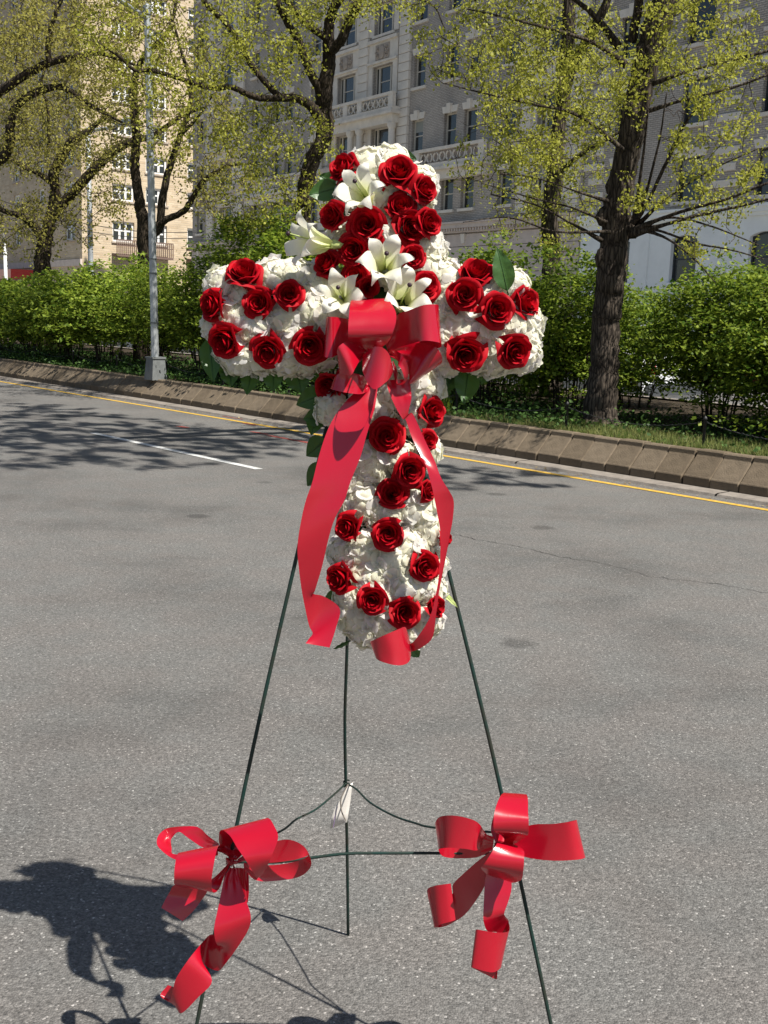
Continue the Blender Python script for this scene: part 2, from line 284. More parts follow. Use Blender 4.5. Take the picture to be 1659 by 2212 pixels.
# ------------------------------------------------------------ leaf clouds
def leafcloud(C,size,droop=0.,flat=0.,aspect=1.6,jit=None,fold=True):
    """arrays of quads (two-sided diamond leaves) around centres C (n,3)"""
    n=len(C); 
    d=rng.normal(size=(n,3)); d[:,2]=d[:,2]*(1-flat)-droop; d/=np.linalg.norm(d,axis=1)[:,None]
    u=rng.normal(size=(n,3)); 
    if flat: u=u*(1-flat)+np.array([0,0,1.])[None]*flat*1.6
    b=np.cross(d,u); b/=np.linalg.norm(b,axis=1)[:,None]+1e-9
    sz=size*rng.uniform(.6,1.25,n)[:,None]
    L_=d*sz; W=b*sz/aspect*.5
    nn=np.cross(d,b)*sz*.12
    v=np.stack([C,C+L_*.5+W+nn,C+L_,C+L_*.5-W+nn],1)
    return v
def quadmesh(name,Vq,m):
    n=len(Vq); me=bpy.data.meshes.new(name); me.vertices.add(n*4); me.vertices.foreach_set('co',Vq.reshape(-1).astype(np.float32))
    me.loops.add(n*4); me.loops.foreach_set('vertex_index',np.arange(n*4,dtype=np.int32)); me.polygons.add(n)
    me.polygons.foreach_set('loop_start',np.arange(0,n*4,4,dtype=np.int32)); me.polygons.foreach_set('loop_total',np.full(n,4,dtype=np.int32))
    me.materials.append(m); a=me.attributes.new('rnd','FLOAT','FACE'); 
    me.update(calc_edges=True); me.attributes['rnd'].data.foreach_set('value',rng.uniform(0,1,n).astype(np.float32)); return me
# ------------------------------------------------------------ trees
def tree(name,label,base,limbs,blobs,leafsize,nleaf,lm,bark,cat='tree',twr=.012,maxlen=1.6,group=None,droop=.5,tuftsp=.16,dens=1.,tw0=.0035,keep=.5,extra=()):
    """limbs: list of polylines [(x,y,Y,r)...] in frame pixels at distance Y; blobs: (x,y,Y, rx,ry,rY, count) crown regions"""
    base=np.array(base); t=thing(name,label,cat,base,0,group)
    nodes_=[]; nr=[]
    for k,lb in enumerate(limbs):
        P=[np.append(on_y(e[0],e[1],e[2]) if len(e)==4 else V(*e[:3]),e[3]) for e in lb]
        if k==0 and np.linalg.norm(P[0][:3]-base)>.05: P.insert(0,np.append(base-V(0,0,.05),P[0][3]*1.25))
        Q=crom(P,7); 
        wob=np.cumsum(rng.normal(size=(len(Q),3)),0)*.0; Q[:,:3]+=rng.normal(size=(len(Q),3))*Q[:,3:]*.07
        mb=MB(); mb.tube(Q[:,:3]-base,Q[:,3]*(1+rng.normal(size=len(Q))*.025),16 if k==0 else 9,noise=.07)
        ob('trunk' if k==0 else 'branch',mb.mesh('trunk' if k==0 else 'branch',bark,True),t)
        for q in Q: nodes_.append(q[:3]); nr.append(q[3])
    nodes_=np.array(nodes_); nr=np.array(nr); h0=base[2]+1.6
    NNall=[nodes_,nr]
    for blobs_,nleaf_ in [(blobs,nleaf)]+list(extra):
        A=[]
        for bl in blobs_:
            wd=bl[0]=='w'; (x,y,Y,rx,ry,rY,c)=bl[1:] if wd else bl
            for _ in range(int(c*dens)):
                while 1:
                    q=rng.uniform(-1,1,3)
                    if (q*q).sum()<1: break
                A.append(V(x+q[0]*rx,y+q[1]*ry,Y+q[2]*rY) if wd else on_y(x+q[0]*rx,y+q[1]*ry,Y+q[2]*rY))
        A=np.array(A)
        # join each crown point to the growing skeleton, nearest first
        dist=np.min(np.linalg.norm(A[:,None]-nodes_[None],axis=2),1); A=A[np.argsort(dist)]
        mb=MB(); tips=[]
        NN=np.zeros((len(nodes_)+len(A)*6,3)); NN[:len(nodes_)]=nodes_; NRr=np.zeros(len(NN)); NRr[:len(nodes_)]=nr; cnt=len(nodes_)
        for a in A:
            dd=np.linalg.norm(NN[:cnt]-a,axis=1); i=int(np.argmin(dd)); p=NN[i]; L_=dd[i]
            if L_<.05: continue
            r0=min(twr*(.35+L_*.5),NRr[i]*.7,twr*1.6); side=rng.normal(size=3)*L_*.16
            K=5; pts=[]
            for k in range(K+1):
                f=k/K; pts.append(p+(a-p)*f+side*math.sin(f*math.pi)+V(0,0,.10*L_)*math.sin(f*math.pi)+rng.normal(size=3)*L_*.02)
            rr=[max(r0*(1-.75*k/K),tw0) for k in range(K+1)]
            mb.tube(np.array(pts)-base,rr,4,cap=False)
            for k in range(1,K+1): NN[cnt]=pts[k]; NRr[cnt]=rr[k]; cnt+=1
            # side shoots
            for k in range(2,K+1):
                tips.append(pts[k])
                if L_>.35:
                    for _ in range(2):
                        e=pts[k]+rng.normal(size=3)*V(.16,.16,.11)*min(L_,1.4); mb.tube(np.array([pts[k],e])-base,[tw0*.8,tw0*.4],3,cap=False); tips.append(e)
        ob('twigs',mb.mesh('twigs',M['twig']),t,kind='stuff')
        T=np.array(tips); T=T[rng.uniform(0,1,len(T))<keep]; per=max(1,nleaf_//len(T))
        C=np.repeat(T,per,0)+rng.normal(size=(len(T)*per,3))*tuftsp*.5
        ob('crown',quadmesh('crown',leafcloud(C,leafsize,droop=droop)-base,lm),t,kind='stuff')
    return t
def W(x): return x
T1=tree('street_tree','broadest dark furrowed tree trunk, rising through the right hedge with shoots from its knots',rd(-2.99,1.9,.3),
 [[(1297,890,12.98,0.194),(1303,800,12.98,0.167),(1311,690,12.95,0.162),(1320,600,12.9,0.160),(1327,520,12.9,0.158),(1335,440,12.85,0.149),(1352,350,12.8,0.144),(1375,230,12.7,0.142),(1398,130,12.6,0.144),(1425,40,12.5,0.149),(1460,-60,12.4,0.135),(1500,-220,12.2,0.117),(1530,-450,12,0.090),(1520,-700,11.6,0.054)],
  [(1440,20,12.5,.10),(1480,-80,12.6,.09),(1600,-250,12.8,.07),(1720,-420,13,.04)],
  [(1500,-220,12.2,.10),(1350,-420,11.4,.09),(1150,-560,10.6,.07),(950,-700,10,.05),(750,-820,9.6,.03)],
  [(1385,-30,12.4,.045),(1375,40,12.6,.05),(1365,90,12.7,.05)][::-1],
  [(1370,480,12.7,.04),(1395,445,12.3,.018),(1440,350,12,.02),(1478,270,11.8,.015),(1520,215,11.6,.010)],
  [(1368,500,12.7,.045),(1420,475,12.2,.022),(1490,452,11.8,.018),(1570,430,11.5,.014),(1659,395,11.2,.012)],
  [(1368,505,12.7,.05),(1430,487,12.2,.022),(1510,465,12,.018),(1600,445,11.8,.014),(1680,425,11.6,.01)],
  [(1372,470,12.7,.04),(1378,420,12.4,.02),(1390,330,12.2,.014),(1400,240,12,.01)],
  [(1375,490,12.7,.03),(1430,500,12.2,.014),(1500,525,11.9,.011),(1580,540,11.7,.008),(1650,560,11.6,.006)],
  [(1330,440,12.8,.03),(1250,415,12.6,.011),(1160,385,12.2,.008),(1080,375,12,.010)],
  [(1300,520,12.8,.03),(1230,480,12.6,.012),(1150,440,12.4,.009),(1060,420,12.2,.008)],
  [(1335,100,12.8,.05),(1280,30,12.6,.03),(1200,-30,12.4,.02)],
  [(1352,140,12.6,.04),(1280,92,12.4,.022),(1180,60,12.2,.016),(1080,35,12,.010),(1010,20,11.9,.006)],
  [(1410,180,12.5,.03),(1500,150,12.2,.014),(1600,125,12,.016),(1700,100,11.9,.01)],
  [(1400,240,12.5,.028),(1480,215,12.2,.013),(1580,190,12,.014),(1690,150,11.9,.01)],
  [(1460,-60,12.4,.12),(1.9,11.4,6.9,.10,0),(1.0,10.0,7.4,.075,0),(.2,8.9,7.6,.05,0),(-.9,8.0,7.7,.02,0)],
  [(1.9,11.4,6.9,.07,0),(2.8,9.6,7.1,.05,0),(4.2,7.9,7.2,.03,0),(4.9,6.9,7.2,.015,0)],
  [(1.0,10.0,7.4,.05,0),(-.3,10.5,7.5,.035,0),(-1.8,11.2,7.5,.015,0)],
  [(1375,480,12.7,.03),(1400,400,12.2,.016),(1425,300,12,.011),(1440,200,11.8,.006)],
  [(1378,485,12.7,.03),(1440,430,12.1,.014),(1530,370,11.8,.010),(1640,320,11.5,.006)],
  [(1378,490,12.7,.028),(1450,470,12.1,.013),(1540,490,11.8,.009),(1640,530,11.5,.005)],
  [(1378,492,12.7,.028),(1440,515,12.1,.013),(1500,560,11.8,.009),(1545,610,11.6,.005)],
  [(1310,480,12.7,.02),(1240,450,12.5,.011),(1140,425,12.3,.008),(1040,395,12.1,.004)],
  [(1318,500,12.7,.02),(1200,500,12.5,.010),(1100,470,12.3,.008),(1000,480,12.1,.004)],
  [(1355,330,12.7,.03),(1250,250,12.4,.018),(1150,225,12.2,.013),(1040,200,12,.008),(960,180,12,.005)]],
 [(1120,100,12.2,230,110,1.6,150),(1230,230,12.4,200,120,1.5,90),(1500,110,12.2,190,150,1.6,170),(1550,330,11.8,150,130,1.3,70),(1480,440,11.8,180,60,1.0,28),(1150,340,12.4,200,130,1.4,60),(1530,520,11.8,120,50,.8,12),
  (1300,-200,11.6,450,180,2.2,60),],
 .040,21500,M['young'],M['bark'],twr=.014,dens=.9,tuftsp=.10,keep=.33,extra=[([('w',.3,9.0,7.2,2.2,2.3,.8,330),('w',-.9,11.2,7.3,1.7,1.6,.7,130),('w',-2.0,12.4,7.2,1.5,1.5,.6,70),('w',4.2,7.5,7.1,1.2,.9,.5,70)],120000)])
# leftover knots on the big trunk
for (x,y,r) in ((1306,468,.10),(1362,492,.11),(1302,556,.10),(1340,590,.09),(1322,402,.08)):
    P=on_y(x,y,12.82)
    mb=MB()
    for q in range(1):
        c=P+V(0,.02,0); b=len(mb.v)
        mb.lathe([(0.001,-r),(r*.6,-r*.75),(r,0),(r*.6,r*.75),(0.001,r)],9)
        mb.v[b:]=[tuple(np.array(v)*V(1,.7,1.2)*(1+.3*(random.random()-.5))+c-np.array(T1.location)) for v in mb.v[b:]]
    ob('burl',mb.mesh('burl',M['bark'],True),T1)
T2=tree('street_tree','slimmer tree trunk behind the big right-hand tree, its foot lost in the hedge',rd(.3,4.9,.3),
 [[(1190,640,17.6,.15),(1192,540,17.6,.135),(1188,470,17.5,.13),(1198,400,17.5,.13),(1205,300,17.5,.11),(1218,200,17.4,.105),(1226,80,17.3,.10),(1235,-40,17.2,.09),(1260,-250,17,.06),(1280,-420,17,.03)],
  [(1212,225,17.4,.08),(1238,140,17.2,.075),(1262,95,17,.07),(1300,30,16.8,.065),(1325,-40,16.7,.05),(1380,-200,16.6,.03)],
  [(1200,380,17.4,.05),(1260,330,17,.03),(1330,290,16.8,.02),(1380,250,16.7,.01)]],
 [(1210,190,17.4,200,200,2,130),(1190,420,17.4,160,140,1.6,70),(1120,-60,17,260,150,2,70)],
 .048,13000,M['young'],M['bark'],dens=.75,tw0=.005,tuftsp=.15)
T3=tree('street_tree','dark forked tree standing behind the top of the floral cross',rd(3.6,3.0,.3),
 [[(648,640,18.6,.15),(650,559,18.6,.14),(654,476,18.6,.135),(661,400,18.6,.13),(677,340,18.5,.125),(701,298,18.5,.13),(700,240,18.5,.14),(703,185,18.4,.12),(710,132,18.4,.105),(709,66,18.3,.085),(720,20,18.2,.075),(738,-20,18.1,.07),(760,-150,18,.05),(800,-320,18,.03)],
  [(714,112,18.3,.08),(737,86,18.2,.075),(756,43,18.1,.07),(776,0,18,.065),(800,-60,17.9,.05),(880,-200,17.8,.03)],
  [(696,205,18.4,.08),(664,145,18.3,.065),(644,86,18.2,.06),(617,43,18.1,.055),(598,0,18,.05),(570,-90,17.9,.035)],
  [(708,84,18.3,.06),(677,63,18.2,.052),(650,40,18.1,.045),(631,16,18,.042),(619,0,18,.04),(600,-40,18,.03)],
  [(696,262,18.4,.10),(670,228,18.3,.075),(637,212,18.2,.062),(601,205,18.1,.052),(558,159,18,.048),(538,132,17.9,.046),(518,93,17.8,.044),(488,50,17.7,.042),(459,23,17.6,.04),(439,0,17.5,.036),(400,-60,17.4,.03)],
  [(637,212,18.2,.055),(598,212,18.0,.052),(561,212,17.9,.05),(531,202,17.8,.045),(498,188,17.7,.042),(459,190,17.6,.038),(420,180,17.4,.036),(374,165,17.3,.034),(324,152,17.1,.03),(291,152,17,.026),(258,122,16.9,.022),(212,93,16.8,.016)],
  [(776,0,18,.03),(840,-12,17.6,.02),(930,8,17.4,.012),(960,60,17.3,.008)]],
 [(560,90,17.6,150,110,1.4,150),(600,310,18.2,150,110,1.3,150),(700,20,18,120,40,1.2,40),(860,12,17.5,110,28,1,34),(400,240,17.2,140,120,1.2,90),(330,100,17,180,110,1.4,80),(570,430,18.3,150,80,1.2,90),(700,440,18.2,60,60,1,20),(600,-180,17.5,350,130,2,100)],
 .055,17000,M['young'],M['bark2'],dens=.75,tw0=.005,tuftsp=.18)
T4=tree('street_tree','three-limbed tree behind the tall lamp pole, before the sunlit tan building',rd(9.9,3.1,.3),
 [[(311,640,23.4,.14),(311,585,23.4,.135),(311,489,23.4,.14),(303,450,23.4,.11),(298,413,23.3,.10),(291,357,23.3,.095),(294,291,23.2,.085),(288,198,23.1,.075),(298,149,23,.065),(317,116,22.9,.055),(364,66,22.8,.04),(382,0,22.7,.03)],
  [(318,510,23.4,.11),(344,492,23.3,.09),(350,430,23.2,.08),(364,370,23.2,.07),(387,298,23.1,.06),(410,231,23,.05),(410,172,23,.04),(393,116,22.9,.03),(370,30,22.8,.02)],
  [(335,490,23.3,.09),(360,474,23.2,.07),(397,456,23.1,.062),(420,420,23,.058),(440,390,22.9,.05),(470,370,22.8,.04),(496,357,22.7,.032),(549,354,22.6,.018)],
  [(392,290,23,.04),(430,250,22.8,.025),(460,205,22.7,.015)],
  [(331,294,23.1,.05),(364,270,23,.045),(397,248,22.9,.04),(440,232,22.8,.02)]],
 [(330,120,23,150,120,1.8,190),(440,300,22.8,110,110,1.4,100),(250,260,23.2,120,110,1.4,90),(470,420,22.7,90,70,1.2,60),(330,-60,22.8,230,90,2,60)],
 .064,11000,M['young2'],M['bark2'],dens=.8,tw0=.007,tuftsp=.22)
T5=tree('street_tree','spreading low tree at the left in front of the shaded facade',rd(14.8,3.2,.3),
 [[(88,650,27,.22),(90,600,27,.21),(94,540,27,.18),(104,490,27,.15),(114,450,27,.13),(119,400,26.9,.12),(116,375,26.9,.12),(128,350,26.8,.11),(145,317,26.7,.10),(162,300,26.6,.095),(185,288,26.5,.08),(215,262,26.4,.05),(260,235,26.3,.03)],
  [(112,470,27,.12),(135,440,26.9,.12),(155,420,26.8,.115),(198,370,26.6,.11),(222,348,26.5,.105),(240,330,26.4,.10),(281,307,26.3,.085),(331,294,26.2,.06)],
  [(96,530,27,.12),(79,496,26.9,.10),(50,469,26.8,.08),(10,456,26.7,.06),(-40,430,26.6,.04)],
  [(109,393,26.9,.08),(85,375,26.8,.06),(66,367,26.7,.055),(16,340,26.6,.045),(-30,310,26.5,.03)],
  [(104,330,26.8,.04),(104,240,26.6,.035),(90,180,26.5,.03),(105,120,26.4,.025),(120,30,26.3,.015)]],
 [(110,300,26.8,150,110,2,190),(60,480,26.8,110,90,1.6,90),(200,470,26.5,90,70,1.4,60),(240,400,26.4,70,70,1.3,40),(60,150,26.6,150,120,2,120)],
 .07,13000,M['young2'],M['bark2'],dens=.8,tw0=.008,tuftsp=.25)
T6=tree('street_tree','tree at the left edge whose long limbs arch in over the road',on_y(-170,655,21.8)*V(1,1,0)+V(0,0,.3),
 [[(-170,640,21.8,.19),(-165,520,21.8,.17),(-130,400,21.6,.15),(-60,360,21.4,.12),(0,345,21.2,.095),(20,314,21.1,.085),(22,275,21,.08),(30,238,21,.075),(60,208,20.9,.07),(116,188,20.8,.06),(149,195,20.7,.05),(198,228,20.6,.038),(230,247,20.5,.03),(264,264,20.4,.02)],
  [(-130,400,21.6,.12),(-90,300,21.3,.11),(-40,225,21.1,.10),(0,198,21,.085),(66,155,20.8,.075),(109,135,20.6,.065),(165,122,20.5,.055),(212,115,20.4,.045),(258,128,20.3,.03),(291,140,20.2,.02)],
  [(106,136,20.6,.055),(104,90,20.5,.045),(120,30,20.4,.04),(140,-20,20.3,.03)],
  [(-90,300,21.3,.09),(-100,100,21.2,.08),(-80,-150,21,.05)]],
 [(110,60,20.7,150,90,1.6,200),(180,180,20.6,130,90,1.4,110),(40,270,21,90,90,1.3,60),(250,50,20.5,110,70,1.3,80),(0,-120,21,260,110,2,70)],
 .058,13000,M['young2'],M['bark2'],dens=.8,tw0=.006,tuftsp=.2)
# ------------------------------------------------------------ shrubs
def shrub(s,t_,top,rad,label,m,n=6500,leaf=.055,low=.55,group='shrubs forming the hedge along the median'):
    b=rd(s,t_,.33); H=top-.33; o=thing('shrub',label,'shrub',b,0,group)
    mb=MB(); tips=[]
    for k in range(15):
        a=random.uniform(0,2*math.pi); r=random.uniform(.2,.95)*rad; h=H*random.uniform(.6,.98)*(1-.25*(r/rad)**2)
        p0=V(math.cos(a)*.18*rad,math.sin(a)*.18*rad,0); p3=V(math.cos(a)*r,math.sin(a)*r,h)
        pts=[p0,p0*1.3+V(0,0,h*.33),(p0+p3)/2+V(0,0,h*.18)+rng.normal(size=3)*.04,p3]
        Q=crom(pts,3); mb.tube(Q,np.linspace(.011,.003,len(Q)),4,cap=False,noise=.2)
        for q in Q[4:]:
            for _ in range(2):
                e=q+rng.normal(size=3)*V(.22,.22,.09); mb.tube([q,e],[.004,.002],3,cap=False); tips.append(e)
    ob('stems',mb.mesh('stems',M['twig']),o)
    # foliage in flat sprays over a lumpy dome
    K=260; ph=rng.uniform(0,2*math.pi,K); cz=rng.uniform(0,1,K)**.8; rr=np.sqrt(np.clip(1-(cz*.97)**2.4,0,1))*rng.uniform(.55,1.08,K)
    lum=1+.13*np.sin(ph*3+s*5)+.1*np.sin(ph*5+s)
    C=np.stack([np.cos(ph)*rr*rad*lum,np.sin(ph)*rr*rad*lum,H*low+(H*(1-low))*cz*(1+.10*np.sin(ph*2+s*3))],1)
    up_=rng.uniform(0,1,K)<.16; C[up_,2]+=rng.uniform(.02,.16,up_.sum())*H; C[:,:2]*=1+.12*rng.normal(size=(K,1))
    C=np.vstack([C,np.array(tips)]); per=n//len(C)
    P=np.repeat(C,per,0); P=P+rng.normal(size=P.shape)*V(.12,.12,.035)
    ob('foliage',quadmesh('foliage',leafcloud(P,leaf,flat=.55,droop=.12,aspect=1.6),m),o,kind='stuff'); return o
sh=[ # s,t,top,rad,mat
 (-9.3,2.2,1.7,1.1,'hedge'),(-7.6,2.5,1.75,1.05,'hedge'),(-6.1,2.6,1.95,1.0,'hedge2'),(-4.9,2.7,2.15,.95,'hedge'),(-3.7,3.2,2.05,.9,'hedge'),(-1.9,2.6,2.2,.95,'hedge'),(-.6,2.5,2.25,.95,'hedge'),(.8,2.4,2.2,.95,'hedge'),
 (2.1,2.0,2.35,.95,'hedge'),(3.4,1.9,2.6,.9,'hedge'),(4.6,2.3,2.85,.95,'hedge2'),(5.9,2.2,2.25,1.0,'hedge2'),(7.4,1.9,2.15,1.15,'hedge2'),(9.0,1.9,2.15,1.15,'hedge2'),(10.6,1.9,1.95,1.15,'hedge2'),(12.3,1.9,1.9,1.15,'hedge'),(14.1,1.9,1.85,1.15,'hedge2'),(16.0,1.9,1.85,1.2,'hedge2'),(18.2,1.9,1.8,1.3,'hedge'),(20.6,1.9,1.8,1.4,'hedge2'),(23.2,1.9,1.8,1.5,'hedge'),
 ]
where=['far right hedge shrub nearest the camera, leaves reaching the frame edge','right hedge shrub above the grass verge','bright bushy shrub right of the iron chain post','tall full shrub just right of the big tree trunk','shrub crowding behind the big tree trunk','dark shrub left of the big tree trunk','dark shrub behind the tip of the right flower arm','dark shrub behind the right flower arm',
 'shrub behind the centre of the floral cross','tall shrub behind the left flank of the cross','tallest pale green shrub above the left flower arm','lit shrub right of the grey lamp pole','rounded lit shrub around the foot of the lamp pole','lit shrub just left of the lamp pole','low lit shrub second left of the lamp pole','shrub below the second lamp pole','lit shrub below the left spreading tree','shrub left of the spreading tree trunk','small distant shrub near the left edge','farther shrub at the left edge of the hedge','farthest shrub at the end of the hedge']
for (s,t_,top,rad,m),lb in zip(sh,where):
    d=np.linalg.norm(rd(s,t_)); n=int(19000 if d<15 else 14000 if d<20 else 9000)
    shrub(s,t_,top,rad,lb,M[m],n,.062 if d<15 else .075 if d<22 else .095,low=(.42 if abs(s+3.7)<.1 else .09) if s<3 else (.20 if m=='hedge' else .26))
bw=['at the far right of the hedge','behind the bushy shrub right of the iron post','right of the big tree trunk','behind the big tree trunk','at the foot of the slimmer right trunk','behind the right flower arm','behind the bow of the cross','behind the upright of the cross','behind the left flower arm','behind the tallest pale green shrub','behind the tall lamp pole','left of the three-limbed tree','behind the left part of the hedge']
back=[shrub(-8+i*2.0,4.4+.3*(i%2),1.75,1.15,'shaded back row shrub, '+bw[i],M['hedge'],9000,.08,low=.30,group='back row of the hedge') for i in range(3)]
for i in range(3,13):
    src=back[i%3]; o=src.copy(); COL.objects.link(o); o['label']='shaded back row shrub, '+bw[i]; o.location=tuple(rd(-8+i*2.2,4.4+.3*(i%2),.33)); o.rotation_euler=(0,0,i*1.3); k=.92 if i>6 else 1.; o.scale=(k,k,k)
    for ch in list(src.children): c_=ch.copy(); COL.objects.link(c_); c_.parent=o
# ground cover & grass on the planter
n=34000; s_=rng.uniform(-9,24,n); t_=.80+rng.uniform(0,1,n)**1.3*3.0; hz=.33+np.abs(rng.normal(size=n))*.07*(1+.9*np.sin(s_*2.3)*np.sin(s_*.9+t_*2))
msk=~((s_<-3.3)&(t_<1.5)&(rng.uniform(0,1,n)<.85))
P=RO[None]+DR[None]*s_[:,None]+NR[None]*t_[:,None]; P[:,2]=hz
ob('ground_cover',quadmesh('ground_cover',leafcloud(P[msk],.055,flat=.5,aspect=1.3),M['ivy']),label='low ivy and seedlings carpeting the planter under the hedge',cat='ground cover',kind='stuff')
n=15000; s_=rng.uniform(-9,-1.2,n); t_=.79+rng.uniform(0,1,n)**1.5*1.0; keep=rng.uniform(0,1,n)<np.clip((-s_-1.0)/2.5,0,1); s_=s_[keep];t_=t_[keep]; n=len(s_)
P=RO[None]+DR[None]*s_[:,None]+NR[None]*t_[:,None]; P[:,2]=.325; h=rng.uniform(.03,.09,n)[:,None]; bend=rng.normal(size=(n,3))*.025; bend[:,2]=0; sd=rng.normal(size=(n,3)); sd[:,2]=0; sd=sd/np.linalg.norm(sd,axis=1)[:,None]*.0035
up=np.array([0,0,1.])[None]*h
ob('grass',quadmesh('grass',np.stack([P-sd,P+sd,P+up+bend+sd*.2,P+up+bend-sd*.2],1),M['grassm']),label='sparse sunlit grass along the top of the planter wall',cat='grass',kind='stuff')
n=900; s_=rng.uniform(-9,20,n); t_=np.where(rng.uniform(0,1,n)<.55,rng.uniform(.05,.22,n),rng.uniform(.8,1.5,n)); P=RO[None]+DR[None]*s_[:,None]+NR[None]*t_[:,None]; P[:,2]=np.where(t_<.3,.008,.345)
M['litter']=leafm('dry_leaf',(.16,.10,.05),(.34,.27,.14),.2)
ob('leaf_litter',quadmesh('leaf_litter',leafcloud(P,.03,flat=.8,aspect=1.4),M['litter']),label='dry leaf scraps lying along the gutter and the planter edge',cat='leaf litter',kind='stuff')
# iris-like clump
cl=rd(-1.15,1.15,.33); Q=[]
for k in range(34):
    a=random.uniform(0,6.28); r=random.uniform(0,.12); p=cl+V(math.cos(a)*r,math.sin(a)*r,0); h=random.uniform(.14,.26); l=V(math.cos(a),math.sin(a),0)*random.uniform(.02,.09); sd=V(-math.sin(a),math.cos(a),0)*.007
    m1=p+V(0,0,h*.6)+l*.4; Q+= [[p-sd,p+sd,m1+sd,m1-sd],[m1-sd,m1+sd,p+V(0,0,h)+l+sd*.1,p+V(0,0,h)+l-sd*.1]]
ob('strappy_plant',quadmesh('strappy_plant',np.array(Q)-cl,M['hedge']),None,cl,label='upright strappy-leaved plant at the foot of the hedge',cat='plant')
# ------------------------------------------------------------ chain fence
posts=[-8.3,-6.6,-4.93,-3.2,-1.5,.2,1.9,3.6,5.3,7.0,8.7,10.4,12.1]
fn=['at the far right, half buried in leaves','right of the sunlit grass','standing clear in the grass on the right','just right of the big tree trunk','between the strappy plant and the big trunk','under the right flower arm','behind the cross stem','left of the cross stem','beside the lamp base','left of the lamp base','in shade under the left hedge','farther along the left hedge','farthest along the hedge']
for k,s in enumerate(posts):
    b=rd(s,1.02,.33); o=thing('fence_post','short black iron fence post '+fn[k],'post',b,0,'chain fence posts in the median'); m_=MB(); m_.lathe([(.016,-.1),(.016,.27),(.022,.275),(.022,.285),(.014,.30),(.001,.312)],10); ob('post_shaft',m_.mesh('post_shaft',M['iron'],True),o)
    m_=MB(); m_.lathe([(.026,0),(.026,.02),(.017,.025)],10); ob('base_collar',m_.mesh('base_collar',M['iron']),o)
    if k<len(posts)-1:
        a=rd(s,1.02,.58); c=rd(posts[k+1],1.02,.58); m_=MB(); N_=34
        for i in range(N_):
            f=(i+.5)/N_; p=a+(c-a)*f-V(0,0,.10*4*f*(1-f)); q=a+(c-a)*(f+.62/N_)-V(0,0,.10*4*(f+.62/N_)*(1-f-.62/N_)); q0=a+(c-a)*(f-.62/N_)-V(0,0,.10*4*(f-.62/N_)*(1-f+.62/N_))
            off=V(0,0,.009) if i%2 else NR*.009
            m_.tube([q0+(q-q0)*.12,p+off,q-(q-q0)*.12],.0032,4,cap=False); m_.tube([q0+(q-q0)*.12,p-off,q-(q-q0)*.12],.0032,4,cap=False)
        c0=np.array((a+c)/2); m_.v=[tuple(np.array(v)-c0) for v in m_.v]
        ob('chain',m_.mesh('chain',M['iron']),None,c0,label='black chain sagging from the post '+fn[k],cat='chain',group='chains between the fence posts')
# ------------------------------------------------------------ lamps
def lamp(px,yb,ytop,Y,r0,r1,armpts,label,mat_,basebox=True,sides=8,curve=False,z0=.33):
    b=on_y(px[0],yb,Y); b[2]=z0; top=on_y(px[1],ytop,Y); H=top[2]-z0; o=thing('street_lamp',label,'street lamp',b); dx=top-b
    m_=MB(); m_.tube([V(0,0,0)+dx*V(1,1,0)*0,dx*V(1,1,0)*.3+V(0,0,H*.3),dx*V(1,1,0)*.6+V(0,0,H*.6),dx*V(1,1,0)+V(0,0,H)],[r0,r0*.85+r1*.15,(r0+r1)/2,r1],sides); ob('pole',m_.mesh('pole',mat_,sides>8),o)
    m_=MB(); m_.tube([dx*V(1,1,0)+V(0,0,H-.02),dx*V(1,1,0)+V(0,0,H+.10)],[r1*1.35,r1*1.35],12); m_.tube([dx*V(1,1,0)+V(0,0,H+.10),dx*V(1,1,0)+V(0,0,H+.14)],[r1*1.0,r1*.3],12); ob('pole_cap',m_.mesh('pole_cap',mat_),o)
    A=[on_y(x,y,YY)-b for x,y,YY in armpts]; Q=crom(A,6); m_=MB(); m_.tube(Q,np.linspace(r1*.85,r1*.5,len(Q)),10); ob('arm',m_.mesh('arm',mat_,True),o)
    e=A[-1]; dv=A[-1]-A[-2]; dv/=np.linalg.norm(dv); m_=MB(); m_.tube([e,e+dv*.12,e+dv*.5,e+dv*.75],[r1*.6,r1*1.7,r1*2.0,r1*.7],10); ob('lamp_head',m_.mesh('lamp_head',M['galv'],True),o)
    if basebox:
        m_=MB(); z=.34; a,c=.135,.108; m_.v=[(-a,-a,0),(a,-a,0),(a,a,0),(-a,a,0),(-c,-c,z),(c,-c,z),(c,c,z),(-c,c,z)]; m_.f=[(0,3,2,1),(4,5,6,7),(0,1,5,4),(1,2,6,5),(2,3,7,6),(3,0,4,7)]; m_.m=[0]*6; m_.box(-c-.015,c+.015,-c-.015,c+.015,z,z+.03); ob('cast_base',m_.mesh('cast_base',M['basebox']),o,rot=(0,0,RZ))
    for zz,rr in ((H*.30,1.03),(H*.34,1.02),(.9,1.02)):
        m_=MB(); p=dx*V(1,1,0)*(zz/H); rz=(r0+(r1-r0)*zz/H)*1.12; m_.tube([p+V(0,0,zz),p+V(0,0,zz+.02)],rz,10); ob('band',m_.mesh('band',M['basebox']),o)
    return o
lamp((336,318),810,28,18.2,.062,.052,[(318,40,18.2),(300,28,18),(270,8,17.5),(235,-18,17)],'tall octagonal galvanised lamp pole on a grey base box in the hedge',M['galv'])
lamp((199,190),690,285,34,.085,.07,[(192,284,34),(215,279,34),(240,276,33.5),(262,268,33)],'second grey lamp pole farther back with its arm reaching right',M['galv'],False,12)
lamp((14,11),640,548,52,.09,.075,[(11,550,52),(9,520,52),(4,500,51),(-8,492,50)],'small distant white lamp pole at the left edge',M['whitepole'],False,12,z0=0.)
